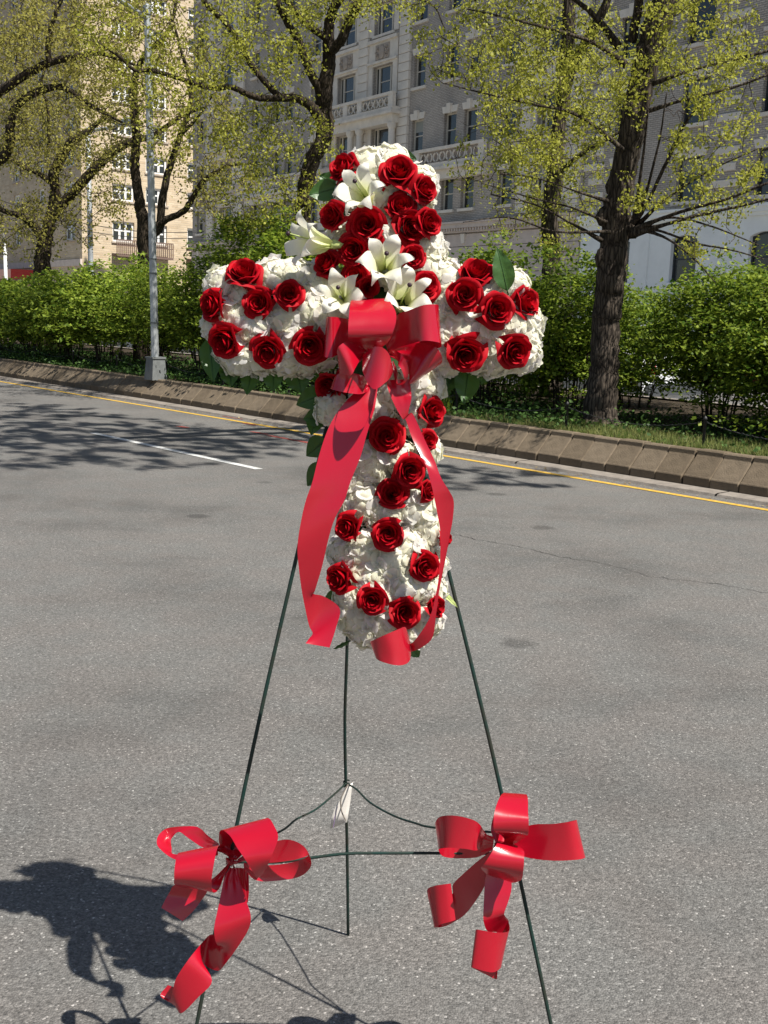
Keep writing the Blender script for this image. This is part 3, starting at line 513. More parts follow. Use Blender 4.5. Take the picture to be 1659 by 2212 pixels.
# ------------------------------------------------------------ buildings
def facade(name,P0,ang,label,cat='building'):
    o=thing(name,label,cat,P0,ang); return o
def wallmesh(x0,x1,z0,z1,holes,rev=.28,depth=8,sidem=None,arch=False):
    m_=MB(); xs=sorted(set([x0,x1]+[round(h[0],4) for h in holes]+[round(h[1],4) for h in holes])); zs=sorted(set([z0,z1]+[round(h[2],4) for h in holes]+[round(h[3],4) for h in holes]))
    H=np.zeros((len(xs)-1,len(zs)-1),bool)
    for h in holes:
        for i in range(len(xs)-1):
            cx_=(xs[i]+xs[i+1])/2
            if not(h[0]<cx_<h[1]): continue
            for j in range(len(zs)-1):
                if h[2]<(zs[j]+zs[j+1])/2<h[3]: H[i,j]=True
    for j in range(len(zs)-1):
        i=0
        while i<len(xs)-1:
            if H[i,j]: i+=1; continue
            k=i
            while k<len(xs)-1 and not H[k,j]: k+=1
            m_.add([(xs[i],0,zs[j]),(xs[k],0,zs[j]),(xs[k],0,zs[j+1]),(xs[i],0,zs[j+1])],[(0,1,2,3)]); i=k
    for a,b,c,d in holes:
        m_.add([(a,0,c),(a,rev,c),(a,rev,d),(a,0,d)],[(0,1,2,3)]); m_.add([(b,0,c),(b,rev,c),(b,rev,d),(b,0,d)],[(3,2,1,0)])
        m_.add([(a,0,c),(b,0,c),(b,rev,c),(a,rev,c)],[(0,1,2,3)]); m_.add([(a,0,d),(b,0,d),(b,rev,d),(a,rev,d)],[(3,2,1,0)])
    m_.add([(x0,0,z0),(x0,depth,z0),(x0,depth,z1),(x0,0,z1),(x1,0,z0),(x1,depth,z0),(x1,depth,z1),(x1,0,z1)],[(0,3,2,1),(4,5,6,7),(1,2,6,5),(3,7,6,2)])
    return m_
_wc={}
def window(par,x,z,w_,h,fm,kind='sash',y=.16,lintel=True,sill=True,sm=None,blind=None):
    key=(round(w_,2),round(h,2),fm,kind,sm)
    if key not in _wc:
        f=MB(); t=.07 if kind in('sash','side') else .16; a=w_/2; q_=.045 if kind in('sash','side') else .10
        f.box(-a,-a+t,0,.09,0,h); f.box(a-t,a,0,.09,0,h); f.box(-a+t,a-t,0,.09,0,t*.8); f.box(-a+t,a-t,0,.09,h-t,h)
        panes=[]
        if kind=='sash': f.box(-a+t,a-t,.02,.07,h*.5-.025,h*.5+.025); panes=[(-a+t,a-t,t*.8,h*.5-.025),(-a+t,a-t,h*.5+.025,h-t)]
        elif kind=='side':
            for q in (-a+.36,a-.36): f.box(q-.06,q+.06,-.02,.09,t*.8,h-t)
            f.box(-a+.42,a-.42,.02,.07,h*.5-.025,h*.5+.025); panes=[(-a+t,-a+.30,t*.8,h-t),(a-.30,a-t,t*.8,h-t),(-a+.42,a-.42,t*.8,h*.5-.025),(-a+.42,a-.42,h*.5+.025,h-t)]
        else:
            xs=np.linspace(-a+t,a-t,4 if kind=='triple' else 3)
            for q in xs[1:-1]: f.box(q-q_,q+q_,-.01,.09,t*.8,h-t)
            for i in range(len(xs)-1): f.box(xs[i]+q_,xs[i+1]-q_,.02,.07,h*.56-.06,h*.56+.06); panes+=[(xs[i]+.045,xs[i+1]-.045,t*.8,h*.56-.02),(xs[i]+.045,xs[i+1]-.045,h*.56+.02,h-t)]
        pm=[]
        for p in panes: g_=MB(); g_.box(p[0],p[1],.045,.055,p[2],p[3]); pm.append(g_.mesh('pane',M['glass']))
        s_=MB(); s_.box(-a-.12,a+.12,-y-.10,.05,-.13,-.002); sme=s_.mesh('sill',sm or M['stoneA'])
        l_=MB()
        l_.v+=[(-a-.06,-y-.05,h+.002),(a+.06,-y-.05,h+.002),(a+.16,-y-.05,h+.30),(-a-.16,-y-.05,h+.30),(-a-.06,.05,h+.002),(a+.06,.05,h+.002),(a+.16,.05,h+.30),(-a-.16,.05,h+.30)]
        l_.f+=[(0,1,2,3),(0,3,7,4),(1,5,6,2),(3,2,6,7),(0,4,5,1)]; l_.m+=[0]*5
        l_.add([(-.10,-y-.14,h-.04),(.10,-y-.14,h-.04),(.15,-y-.17,h+.40),(-.15,-y-.17,h+.40),(-.10,-y,h-.04),(.10,-y,h-.04),(.15,-y,h+.40),(-.15,-y,h+.40)],[(0,1,2,3),(0,3,7,4),(1,5,6,2),(3,2,6,7),(0,4,5,1)])
        lme=l_.mesh('lintel',sm or M['stoneA'])
        bl=MB(); bl.box(-a+t,a-t,.035,.044,h*.62,h-t)
        _wc[key]=(f.mesh('window',fm),pm,sme,lme,bl.mesh('blind',M['blind']),bl.mesh('blind',M['blind2']))
    fme,pm,sme,lme,b1,b2=_wc[key]
    o=ob('window',fme,par,(x,y,z))
    for p in pm: ob('pane',p,o)
    if sill: ob('sill',sme,o)
    if lintel: ob('lintel',lme,o)
    if blind is None: blind=random.random()<.35
    if blind: ob('blind',b2 if blind=='blue' else b1,o)
    return o
AA=R(-56.4); P0A=V(10.64,42,0)
A=facade('apartment_building',P0A,AA,'grand grey brick and limestone apartment house in shade with ringed balustrades and carved panels')
fl=[.6,3.4,6.45,9.35,12.35,15.35,18.35,21.35]; WH=1.5
cols=[(-43.0,'n'),(-38.9,'s'),(-34.9,'n'),(-32.2,'n'),(-30.6,'n'),(-27.6,'n'),(-24.25,'s'),(-20.75,'s'),(-17.5,'n'),(-14.85,'n'),(-13.3,'n'),(-10.6,'n'),(-7.75,'s')]
holes=[]
for u,k in cols:
    wd=1.75 if k=='s' else .95
    for z in fl: holes.append((u-wd/2,u+wd/2,z,z+WH))
ob('wall',wallmesh(-44.2,-5.6,-.1,26,holes,.25).mesh('wall',M['brickA']),A)
for u,k in cols:
    for i,z in enumerate(fl):
        window(A,u,z,1.75 if k=='s' else .95,WH,M['trim'],'side' if k=='s' else 'sash',lintel=(k!='s'),blind='blue' if (k=='s' and i>=5 and u<-30) else None)
# rusticated pilasters: single limestone blocks
pil=MB(); 
def blockmesh(w_,h,d):
    m_=MB(); c=.02; m_.v=[(-w_/2,0,0),(w_/2,0,0),(w_/2,0,h),(-w_/2,0,h),(-w_/2,-d+c,0),(w_/2,-d+c,0),(w_/2,-d+c,h),(-w_/2,-d+c,h),(-w_/2+c,-d,c),(w_/2-c,-d,c),(w_/2-c,-d,h-c),(-w_/2+c,-d,h-c)]
    m_.f=[(0,4,7,3),(1,2,6,5),(3,7,6,2),(0,1,5,4),(4,5,9,8),(5,6,10,9),(6,7,11,10),(7,4,8,11),(8,9,10,11)]; m_.m=[0]*9; return m_.mesh('stone_block',M['stoneA'])
pb={w_:blockmesh(w_,.40,.16) for w_ in (.9,.7)}
for u,w_ in ((-41.2,.9),(-36.8,.9),(-26.3,.9),(-22.5,.9),(-18.7,.9),(-9.3,.7),(-6.1,.7)):
    m_=MB(); m_.box(u-w_/2+.03,u+w_/2-.03,-.11,0,5.9,26); p=ob('pilaster',m_.mesh('pilaster',M['stoneA2']),A)
    for i in range(47 if u!=-22.5 else 28):
        ob('stone_block',pb[w_],p,(u,0,6.0+i*.425))
# stone infill of the bays + carved panels
for c in (-38.9,-24.25,-20.75,-7.75):
    for i,z in enumerate(fl[2:]):
        m_=MB(); m_.box(c-1.36,c-.93,-.05,.0,z-.02,z+WH+.02); m_.box(c+.93,c+1.36,-.05,0,z-.02,z+WH+.02); m_.box(c-1.36,c+1.36,-.06,0,z+WH+.02,z+2.81)
        m_.box(c-1.36,c+1.36,-.16,-.06,z+WH+.12,z+WH+.22); m_.box(c-1.36,c+1.36,-.18,-.06,z+2.62,z+2.78)
        ob('bay_surround',m_.mesh('bay_surround',M['stoneA']),A)
cm=MB()   # carved cartouche: shield with scrolls
cm.box(-.62,.62,-.03,0,0,.72)
cm.lathe([(.001,-.5),(.16,-.4),(.24,-.1),(.2,.25),(.12,.35),(.001,.4)],10); k0=len(cm.v)-60; cm.v[k0:]=[(x,-.05+y*.35,.36+z*.75) for x,y,z in cm.v[k0:]]
for sx in (-1,1):
    for cx_,cz,r in ((.42,.2,.13),(.40,.5,.11),(.54,.34,.07)):
        cm.tube([(sx*(cx_+r*math.cos(a)*(1-.08*a)),-.06,cz+r*math.sin(a)*(1-.08*a)) for a in np.linspace(0,8,14)],.028,5)
cme=cm.mesh('carved_panel',M['stoneA2'],False)
for c in (-38.9,-24.25,-20.75,-7.75):
    for z in (12.35,15.35,18.35): ob('carved_panel',cme,A,(c,-.07,z+WH+.28))
# balconies with ringed balustrade
rm=MB(); rm.tube([(.2*math.cos(a),0,.25+.2*math.sin(a)) for a in np.linspace(0,2*math.pi,17)],.045,6,cap=False); rme=rm.mesh('balustrade_ring',M['stoneA'],True)
def balcony(u0,u1,z,dep,ped):
    m_=MB(); m_.box(u0,u1,-dep-.06,-dep+.14,z-.14,z); m_.box(u0-.05,u1+.05,-dep-.1,0,z-.92,z-.70); m_.box(u0-.12,u1+.12,-dep-.2,0,z-1.04,z-.92); m_.box(u0+.05,u1-.05,-dep+.02,0,z-1.45,z-1.04)
    for p in ped: m_.box(p-.2,p+.2,-dep-.04,-dep+.16,z-.70,z-.14)
    o=ob('balcony',m_.mesh('balcony',M['stoneA']),A)
    for a,b in zip(ped[:-1],ped[1:]):
        n=max(1,int((b-a-.4)/.47)); 
        for i in range(n): ob('balustrade_ring',rme,o,(a+.2+(b-a-.4)*(i+.5)/n,-dep+.06,z-.67))
balcony(-26.7,-18.9,12.30,.55,[-26.5,-23.4,-22.0,-19.1]); balcony(-17.0,-11.6,9.28,.45,[-16.8,-11.8]); balcony(-41,-36.8,12.3,.5,[-40.8,-37]); balcony(-35.8,-27.0,9.28,.3,[-35.6,-33.4,-29.2,-27.2])
cl=MB(); cl.lathe([(.2,0),(.2,.1),(.16,.14),(.16,1.55),(.15,1.6),(.21,1.68),(.24,1.8),(.24,1.9)],12); cle=cl.mesh('column',M['stoneA'],True)
for u in (-26.3,-23.1,-22.2,-19.2): ob('column',cle,A,(u,-.38,8.95))
m_=MB()
for z0,z1,d in ((8.75,9.20,.22),(8.55,8.75,.12),(5.35,5.55,.2),(5.55,5.75,.34),(5.75,5.84,.42),(2.9,3.1,.2)):
    m_.box(-44.2,-26.75 if z0>8 else -5.6,-d,0,z0,z1)
    if z0>8: m_.box(-18.9,-5.6,-d,0,z0,z1); m_.box(-26.7,-18.95,-.5,0,z0,z1)
for i in range(190): m_.box(-44+i*.2,-44+i*.2+.1,-.3,-.2,5.42,5.54)
ob('cornice',m_.mesh('cornice',M['pink']),A)
m_=MB(); 
for i in range(9): m_=MB(); m_.box(-44.2,-5.6,-.07,0,.1+i*.58,.1+i*.58+.55); ob('stone_course',m_.mesh('stone_course',M['pink']),A)
# building B, right
B=facade('apartment_building',P0A,AA,'grey brick building at the right with a white painted ground storey and black-framed arched windows')
holesB=[]; cb=[-3.4,-.05,3.5,6.6,9.8]
for u in cb:
    for z in (5.95,8.65,11.4,14.15): holesB.append((u-.62,u+.62,z,z+1.55))
ob('wall',wallmesh(-5.55,16,5.4,22,holesB,.3).mesh('wall',M['brickA']),B)
hb=[(u-.62,u+.62,3.05 if i else 3.05,4.75) for i,u in enumerate(cb)]
ob('painted_base',wallmesh(-5.55,16,-.1,5.4,hb,.3).mesh('painted_base',M['whitew']),B)
for i,u in enumerate(cb):
    for z in (5.95,8.65,11.4,14.15): window(B,u,z,1.24,1.55,M['dframe'],'sash',blind=(z<6 or random.random()<.4))
    window(B,u,3.05,1.24,1.7,M['dframe'],'sash',lintel=False,sm=M['whitew'],blind=False)
    m_=MB(); k=8
    for j in range(k):                                   # segmental arch head closing the corners of the opening
        a0=-.62+1.24*j/k; a1=a0+1.24/k; z0=4.75-.16*(a0/.62)**2; z1=4.75-.16*(a1/.62)**2
        m_.add([(u+a0,-.003,z0-.0),(u+a1,-.003,z1),(u+a1,-.003,4.77),(u+a0,-.003,4.77),(u+a0,.2,z0),(u+a1,.2,z1)],[(0,1,2,3),(0,4,5,1)])
    ob('arch_head',m_.mesh('arch_head',M['whitew']),B)
m_=MB()
for z0,z1,d in ((5.28,5.4,.12),(5.4,5.56,.22),(5.56,5.66,.3)): m_.box(-5.55,16,-d,0,z0,z1)
for u in (-1.9,1.75,5.1,8.2): m_.box(u-.14,u+.14,-.05,0,0,5.28)
ob('belt_course',m_.mesh('belt_course',M['whitew']),B)
qb={l:blockmesh(l,.26,.06) for l in (.75,1.15)}
for u in (-5.0,1.55,5.1,11.6):
    for i in range(30):
        l=(.75,1.15)[i%2]; ob('quoin_stone',qb[l],B,(u+(0 if i%2 else .1),0,5.75+i*.56))
# tan building
TY=88.; c=on_y(178,600,TY); c[2]=0
TA=R(48.5-0); # local x of the sunlit face runs right and away
D=facade('apartment_building',c,R(47),'tan brick apartment tower whose right face glows in the sun, white casement windows')
def tuv(x,y,ax,nn): P=on_plane(x,y,c,nn); return (P-c)@ax,P[2]
ax=V(math.cos(R(47)),math.sin(R(47)),0); nn=V(-ax[1],ax[0],0)
rows=[(479,523),(398,434),(329,366),(258,292),(186,222),(116,152),(46,82),(-24,12),(-94,-58)]; colsT=[(243,290),(315,361),(405,450)]
zr=[(tuv(266,b,ax,nn)[1],tuv(266,a,ax,nn)[1]) for a,b in rows]; ur=[(tuv(a,450,ax,nn)[0],tuv(b,450,ax,nn)[0]) for a,b in colsT]
hT=[(a,b,z0,z1) for a,b in ur for z0,z1 in zr]; topz=zr[-1][1]+3
ob('wall',wallmesh(0,45,-.1,topz,hT,.3,depth=.35).mesh('wall',M['tan']),D)
for a,b in ur:
    for i,(z0,z1) in enumerate(zr):
        window(D,(a+b)/2,z0,b-a,z1-z0,M['wframe'],'triple',lintel=False,sm=M['stoneA2'],blind=False)
    z0=zr[0][0]; m_=MB(); wd=b-a; mx=(a+b)/2
    m_.box(mx-wd*.55,mx+wd*.55,-.75,0,z0-1.15,z0-1.0); m_.box(mx-wd*.55,mx+wd*.55,-.75,-.69,z0+.08,z0+.16); m_.box(mx-wd*.55,mx+wd*.55,-.74,-.70,z0-.35,z0-.28)
    bo=ob('balcony',m_.mesh('balcony',M['rail']),D); bal=MB(); bal.box(-.03,.03,-.75,-.69,z0-1.0,z0+.08); be=bal.mesh('baluster',M['rail'])
    for i in range(13): ob('baluster',be,bo,(mx-wd*.54+wd*1.08*i/12,0,0))
# its shaded avenue face (second wall of the same building)
sd=ob('shaded_wing',MB().mesh('x',M['tan']) if False else None,D,(0,0,0),(0,0,R(-56.4-47)+math.pi*0))
ax2=V(math.cos(AA),math.sin(AA),0); nn2=V(-ax2[1],ax2[0],0)
c2=[(139,161),(83,96),(30,43),(-20,-8),(-60,-50)]
ur2=[(tuv(a,450,ax2,nn2)[0],tuv(b,450,ax2,nn2)[0]) for a,b in c2]
h2=[(a,b,z0,z1) for a,b in ur2 for z0,z1 in zr]+[(a,b,1.2,3.4) for a,b in ur2]
m2=wallmesh(-60,0,-.1,topz,h2,.3,depth=.35)
bpy.data.objects.remove(sd)
sd=ob('avenue_wall',m2.mesh('avenue_wall',M['tan']),D,(0,0,0),(0,0,AA-R(47)))
for a,b in ur2:
    for z0,z1 in zr+[(1.2,3.4)]: window(sd,(a+b)/2,z0,b-a,z1-z0,M['wframe'],'double',lintel=False,sm=M['stoneA2'])
m_=MB(); m_.box(-60,-.01,-.15,0,4.4,4.9); ob('belt_course',m_.mesh('belt_course',M['pink']),sd)
mb=MB(); mb.box(-30,-12,-2.2,0,3.4,4.2); o=ob('red_awning',mb.mesh('red_awning',M['cred']),sd)
# overhead wires before the tan building
for k,(a,b,sg) in enumerate((((0,432,60),(440,500,70),.6),((0,450,60),(440,512,70),.6),((178,585,70),(440,615,75),.5))):
    p=on_y(*a); q=on_y(*b); pts=[p+(q-p)*f-V(0,0,sg*4*f*(1-f)) for f in np.linspace(0,1,20)]; m_=MB(); m_.tube(np.array(pts)-p,.02,4); ob('overhead_cable',m_.mesh('overhead_cable',M['iron']),None,p,label=['upper thin black cable crossing before the tan wall','lower thin black cable crossing before the tan wall','lowest cable sagging just above the left hedge'][k],cat='cable',group='cables strung across the side street')
# ------------------------------------------------------------ vehicles
def car(s,t_,paint,label,L_=4.6,Wd=1.8,H_=1.45,van=False,flip=False,cat='car'):
    o=thing('parked_car' if not van else 'white_van',label,cat,rd(s,t_,0),RZ+(math.pi if flip else 0))
    if van: P=[(-L_/2,.35),(-L_/2,1.0),(-L_/2+.1,H_-.15),(-L_/2+.5,H_),(L_/2-1.6,H_),(L_/2-.85,1.15),(L_/2-.1,.98),(L_/2,.8),(L_/2,.35)]; sh_=[0,0,.12,.16,.16,.03,0,0,0]
    else: P=[(-L_/2,.38),(-L_/2-.02,.75),(-L_/2+.1,.95),(-L_/2+.75,1.0),(-L_/2+1.35,H_-.06),(-L_/2+1.9,H_),(-.1,H_),(L_/2-1.45,1.0),(L_/2-.35,.85),(L_/2,.68),(L_/2,.32)]; sh_=[.02,0,.02,.05,.2,.22,.22,.05,.03,.02,.03]
    m_=MB(); n=len(P); y0=Wd/2
    m_.grid([[(x,-y0+s_,z) for (x,z),s_ in zip(P,sh_)],[(x,-y0*.6,z+(.03 if z>.9 else 0)) for (x,z) in P],[(x,y0*.6,z+(.03 if z>.9 else 0)) for (x,z) in P],[(x,y0-s_,z) for (x,z),s_ in zip(P,sh_)]])
    b=len(m_.v)
    for sgn in (-1,1):                                    # side with wheel arches
        k=len(m_.v); Q=[(x,sgn*(y0-s_),z) for (x,z),s_ in zip(P,sh_)]
        bot=[]
        for cx_ in (L_/2-.85,-L_/2+.85): bot+=[(cx_+.36*math.cos(a),sgn*(y0-.02),.33+.36*math.sin(a)) for a in np.linspace(0,math.pi,7)]
        m_.add(Q+bot,[tuple(range(len(Q)+len(bot))) if sgn<0 else tuple(range(len(Q)+len(bot)))[::-1]])
    m_.box(-L_/2+.1,L_/2-.1,-y0+.12,y0-.12,.2,.42)
    ob('body',m_.mesh('body',paint),o)
    # glass
    for sgn in (-1,1):
        g_=MB(); yy=sgn*(y0-.045)
        if van: G=[(L_/2-1.75,1.1),(L_/2-1.1,1.1),(L_/2-1.6,H_-.2),(L_/2-1.75,H_-.2)]; ys=[.0,.0,-.1,-.1]
        else: G=[(-L_/2+.95,1.02),(L_/2-1.6,1.02),(-.15,H_-.07),(-L_/2+1.5,H_-.09)]; ys=[.015,.015,-.13,-.13]
        g_.add([(x,yy+sgn*(d+.01),z) for (x,z),d in zip(G,ys)]+[(x,yy+sgn*(d-.02),z) for (x,z),d in zip(G,ys)],[(0,1,2,3),(0,4,5,1),(1,5,6,2),(2,6,7,3),(3,7,4,0)]); ob('side_window',g_.mesh('side_window',M['glass']),o)
    for (xa,za,xb,zb) in (((L_/2-1.5,1.04,-.12,H_-.02),(-L_/2+.82,1.04,-L_/2+1.33,H_-.06)) if not van else ((L_/2-.88,1.2,L_/2-1.55,H_-.05),(-L_/2+.0,1.05,-L_/2+.09,H_-.2))):
        g_=MB(); o_=.015 if xa>xb else -.015; g_.box(0,1,0,1,0,1); w1=y0-.16; w2=y0-.3
        g_.v=[(xa+o_,-w1,za+.03),(xa+o_,w1,za+.03),(xb+o_,w2,zb+.03),(xb+o_,-w2,zb+.03),(xa-o_,-w1,za),(xa-o_,w1,za),(xb-o_,w2,zb),(xb-o_,-w2,zb)]; ob('windscreen',g_.mesh('windscreen',M['glass']),o)
    wm=MB(); wm.lathe([(.20,-.1),(.30,-.105),(.325,-.08),(.33,0),(.325,.08),(.30,.105),(.20,.1)],20); wme=wm.mesh('wheel',M['tyre'],True); rmm=MB(); rmm.lathe([(.001,.085),(.06,.09),(.07,.06),(.17,.05),(.20,.1)],10); rmm.lathe([(.001,-.085),(.06,-.09),(.07,-.06),(.17,-.05),(.20,-.1)],10); rme_=rmm.mesh('rim',M['rim'])
    for sx in (L_/2-.85,-L_/2+.85):
        for sy in (-1,1): q=ob('wheel',wme,o,(sx,sy*(y0-.12),.33),(math.pi/2,0,0)); ob('rim',rme_,q)
    for sx,nm,mt in ((L_/2-.04,'headlight',M['head']),(-L_/2+.04,'tail_light',M['tail'])):
        for sy in (-1,1): l_=MB(); l_.box(-.06,.06,-.14,.14,-.07 if not van else -.16,.07 if not van else .16); ob(nm,l_.mesh(nm,mt),o,(sx,sy*(y0-.2),.75 if not van else .95))
    l_=MB(); l_.box(L_/2-.02,L_/2+.06,-y0+.1,y0-.1,.3,.5); l_.box(-L_/2-.08,-L_/2+.02,-y0+.1,y0-.1,.32,.52); ob('bumper',l_.mesh('bumper',M['cdark']),o)
    for sy in (-1,1): l_=MB(); l_.box(-.06,.06,-.1,.1,-.06,.07); ob('wing_mirror',l_.mesh('wing_mirror',paint),o,(L_/2-1.6,sy*(y0+.08),1.05))
car(2.6,7.9,M['cwhite'],'white car whose rear shows between the stems right of the big trunk',4.9,1.85,1.5)
car(-6.4,8.4,M['cdark'],'dark grey car behind the hedge at the far right')
car(4.8,8.4,M['csilver'],'silver car hidden behind the floral cross')
car(11.5,8.4,M['cblue'],'blue car glimpsed under the hedge right of the lamp pole')
car(17.5,8.3,M['cwhite'],'white car glimpsed under the left part of the hedge')
car(24,8.3,M['cdark'],'dark car far off under the left hedge')
car(-2.5,17.6,M['cwhite'],'white car parked at the far kerb behind the big trunk'); car(8.5,17.6,M['csilver'],'silver car parked at the far kerb behind the lamp'); car(3.0,17.6,M['cred'],'red car parked at the far kerb behind the cross'); car(15,17.6,M['cwhite'],'white car parked at the far kerb before the side street')
# ============================================================ the easel
EB=on_plane(830,2350,FP0,FPn); EB[2]=0; EB=V(EB[0],2.05,0)
E_=thing('wire_easel','thin dark green wire easel on three legs holding up the floral cross','easel',EB)
def foot(p,q): f=(p[2])/(p[2]-q[2]); return p+(q-p)*f
l1=[fp(x,y) for x,y in ((722,850),(640,1205),(575,1487),(512,1780),(425,2212))]; l1.append(foot(l1[-2],l1[-1])); l1=[l1[0]+(l1[0]-l1[1])*.8]+l1
l2=[fp(x,y) for x,y in ((876,850),(968,1230),(1029,1480),(1085,1722),(1190,2212))]; l2.append(foot(l2[-2],l2[-1])); l2=[l2[0]+(l2[0]-l2[1])*.8]+l2
apex=(l1[0]+l2[0])/2+V(0,.03,.02); FT=on_z(752,2020)
def rear(y_img,x_img):
    f=(2020-y_img)/(2020-480); Y=FT[1]+(apex[1]-FT[1])*f; return on_y(x_img,y_img,Y)
l3=[FT]+[rear(y,x) for x,y in ((750,1850),(747,1700),(745,1550),(750,1385),(756,1100))]+[apex]
for L_ in (l1,l2,l3):
    m_=MB(); Q=crom(L_,4); m_.tube(Q-EB,.0037,10); ob('leg',m_.mesh('leg',M['wire'],True),E_)
    if L_ is l3: m_=MB(); m_.tube([FT-EB,FT-EB+V(0,0,.03)],.0042,8)
    
tie=rear(1692,748)
def wire(nm,pts,r=.0022):
    m_=MB(); m_.tube(crom(pts,5)-EB,r,7); ob(nm,m_.mesh(nm,M['wire'],True),E_)
wire('brace_wire',[tie,on_y(715,1722,2.36),on_y(680,1750,2.30),on_y(640,1770,2.22),on_y(604,1797,2.12),fp(505,1835)])
wire('brace_wire',[tie,on_y(770,1705,2.38),on_y(800,1734,2.32),on_y(850,1762,2.22),on_y(900,1779,2.13),on_y(940,1788,2.07),fp(1093,1800)])
wire('cross_brace',[fp(505,1862),fp(600,1862,.005),fp(672,1853),fp(750,1844),fp(850,1843),fp(945,1843),fp(1110,1844)],.0028)
m_=MB(); P=[]
for k in range(22): a=k/21*4.6*math.pi; P.append(tie-EB+V(.0065*math.cos(a),.0065*math.sin(a),.007-.0009*k))
m_.tube(P,.0018,6); ob('wire_twist',m_.mesh('wire_twist',M['wire'],True),E_)
# tag
tb=rear(1700,750); m_=MB(); rows_=[(744,1702,762,1690),(737,1722,760,1702),(723,1745,757,1730),(716,1765,753,1755),(713,1790,750,1776)]
Pt=[[on_y(a+(c-a)*f,b+(d-b)*f,tb[1]-.012-.006*math.sin(f*3+i*.7))-tb for f in np.linspace(0,1,5)] for i,(a,b,c,d) in enumerate(rows_)]
m_.grid(Pt); tg=ob('paper_tag',m_.mesh('paper_tag',M['paper'],True),None,tb,label='small white paper tag with a purple stripe hanging from the rear easel leg',cat='tag')
sm_=tg.modifiers.new('s','SOLIDIFY'); sm_.thickness=.0005
m_=MB(); q=[[Pt[i][1]*.75+Pt[i][0]*.25+V(0,-.0012,0),Pt[i][1]*.85+Pt[i][0]*.15+V(0,-.0012,0)] for i in range(2,5)]; m_.grid(q); ob('purple_stripe',m_.mesh('purple_stripe',M['purple']),tg)
m_=MB(); m_.tube(crom([on_y(752,1694,tb[1]-.02)-tb,on_y(737,1725,tb[1]-.026)-tb,on_y(738,1752,tb[1]-.026)-tb,on_y(747,1772,tb[1]-.024)-tb],5),.0016,5); ob('string',m_.mesh('string',M['string']),tg)
# ============================================================ the floral cross
CB=fp(840,700); X_=thing('floral_cross','large standing cross of white hydrangeas, red roses and lilies with a red bow','floral arrangement',CB)
def arm(pts,w_,d0,d1):
    """padded foam bar between two px points on the front plane"""
    m_=MB(); (xa,ya),(xb,yb)=pts; n=10; rings=[]
    for i in range(n+1):
        f=i/n; x=xa+(xb-xa)*f; y=ya+(yb-ya)*f; e=math.sqrt(max(0,1-(2*f-1)**6))*.999+.001
        dx,dy=(yb-ya),-(xb-xa); L_=math.hypot(dx,dy); dx/=L_; dy/=L_; r=[]
        for a in np.linspace(0,2*math.pi,17): r.append(fp(x+dx*w_*math.cos(a)*e,y+dy*w_*math.cos(a)*e,(d0+d1)/2+(d1-d0)/2*math.sin(a)*e)-CB)
        rings.append(r)
    m_.grid(rings); return m_
for pts,w_ in ((((820,360),(830,640)),85),(((470,690),(1140,690)),85),(((815,600),(845,1345)),85)):
    ob('foam_bar',arm(pts,w_,.005,.062).mesh('foam_bar',M['foam'],True),X_)
def orient(nx,ny,twist=0.):
    """quaternion taking local +z to the facing given by the px-plane tilt (nx right, ny up) off the plane normal"""
    f=Vector((nx,-1.0,ny+.10)).normalized(); q=f.to_track_quat('Z','Y'); return q@Quaternion((0,0,1),twist)
PXM=lambda d: 2416./(2.0-d)       # px per metre there
# ---- roses
def petal(i,n,seed,inner):
    r_=random.Random(seed*100+i); f=i/(n-1); phi=i*2.399+r_.uniform(-.3,.3)
    Rt=.055+.80*f**.95; om=R(110-8*i) if i<5 else R(80-22*f)
    zt0=.10+1.05*f*(1-f)-.22*f*f+r_.uniform(-.03,.03); zb=-.95
    op=max(0,(f-.35)/.65); curl=.035+.25*op**1.3; tip=r_.uniform(.02,.12)*(1+1.6*op); ruf=r_.uniform(.012,.03)*(.3+1.2*f); ph=r_.uniform(0,6.28); lean=r_.uniform(-.35,.35); spir=.07*(1-f)
    nu,nv=(11,8) if inner else (13,12); G=[]
    for a_ in np.linspace(-1,1,nu):
        row=[]
        for t in np.linspace(0,1,nv):
            ang=phi+a_*om
            body=math.sin(min(1,t*1.12)*math.pi/2)**.85
            rad=Rt*(.12+.88*body)+spir*a_*t
            side=abs(a_)**3
            z=zb+(zt0-zb-side*(.10+.30*f)+tip*max(0,1-abs(a_)*1.6))*t
            k=max(0,(t-.72)/.28); rad+=curl*k**1.6*(1+.35*side)*(1+lean*a_); z-=curl*.75*k**2.6*(1+.6*side)
            rad+=ruf*math.sin(a_*4+ph)*t*t+ruf*.5*math.sin(a_*9+ph*2)*t**4; z+=ruf*.8*math.sin(a_*7+ph)*t**3
            row.append((rad*math.cos(ang),rad*math.sin(ang),z))
        G.append(row)
    return G
rose_kinds=[]
for sd_ in range(5):
    n=25; hm=MB()
    for i in range(12): hm.grid(petal(i,n,sd_,True))
    hm.lathe([(.05,-1.35),(.09,-1.0),(.42,-.86),(.20,-.6)],8)
    outer=[]
    for i in range(12,n): g_=MB(); g_.grid(petal(i,n,sd_,False)); outer.append(g_.mesh('petal',M['rose'],True))
    rose_kinds.append((hm.mesh('rose',M['rose'],True),outer))
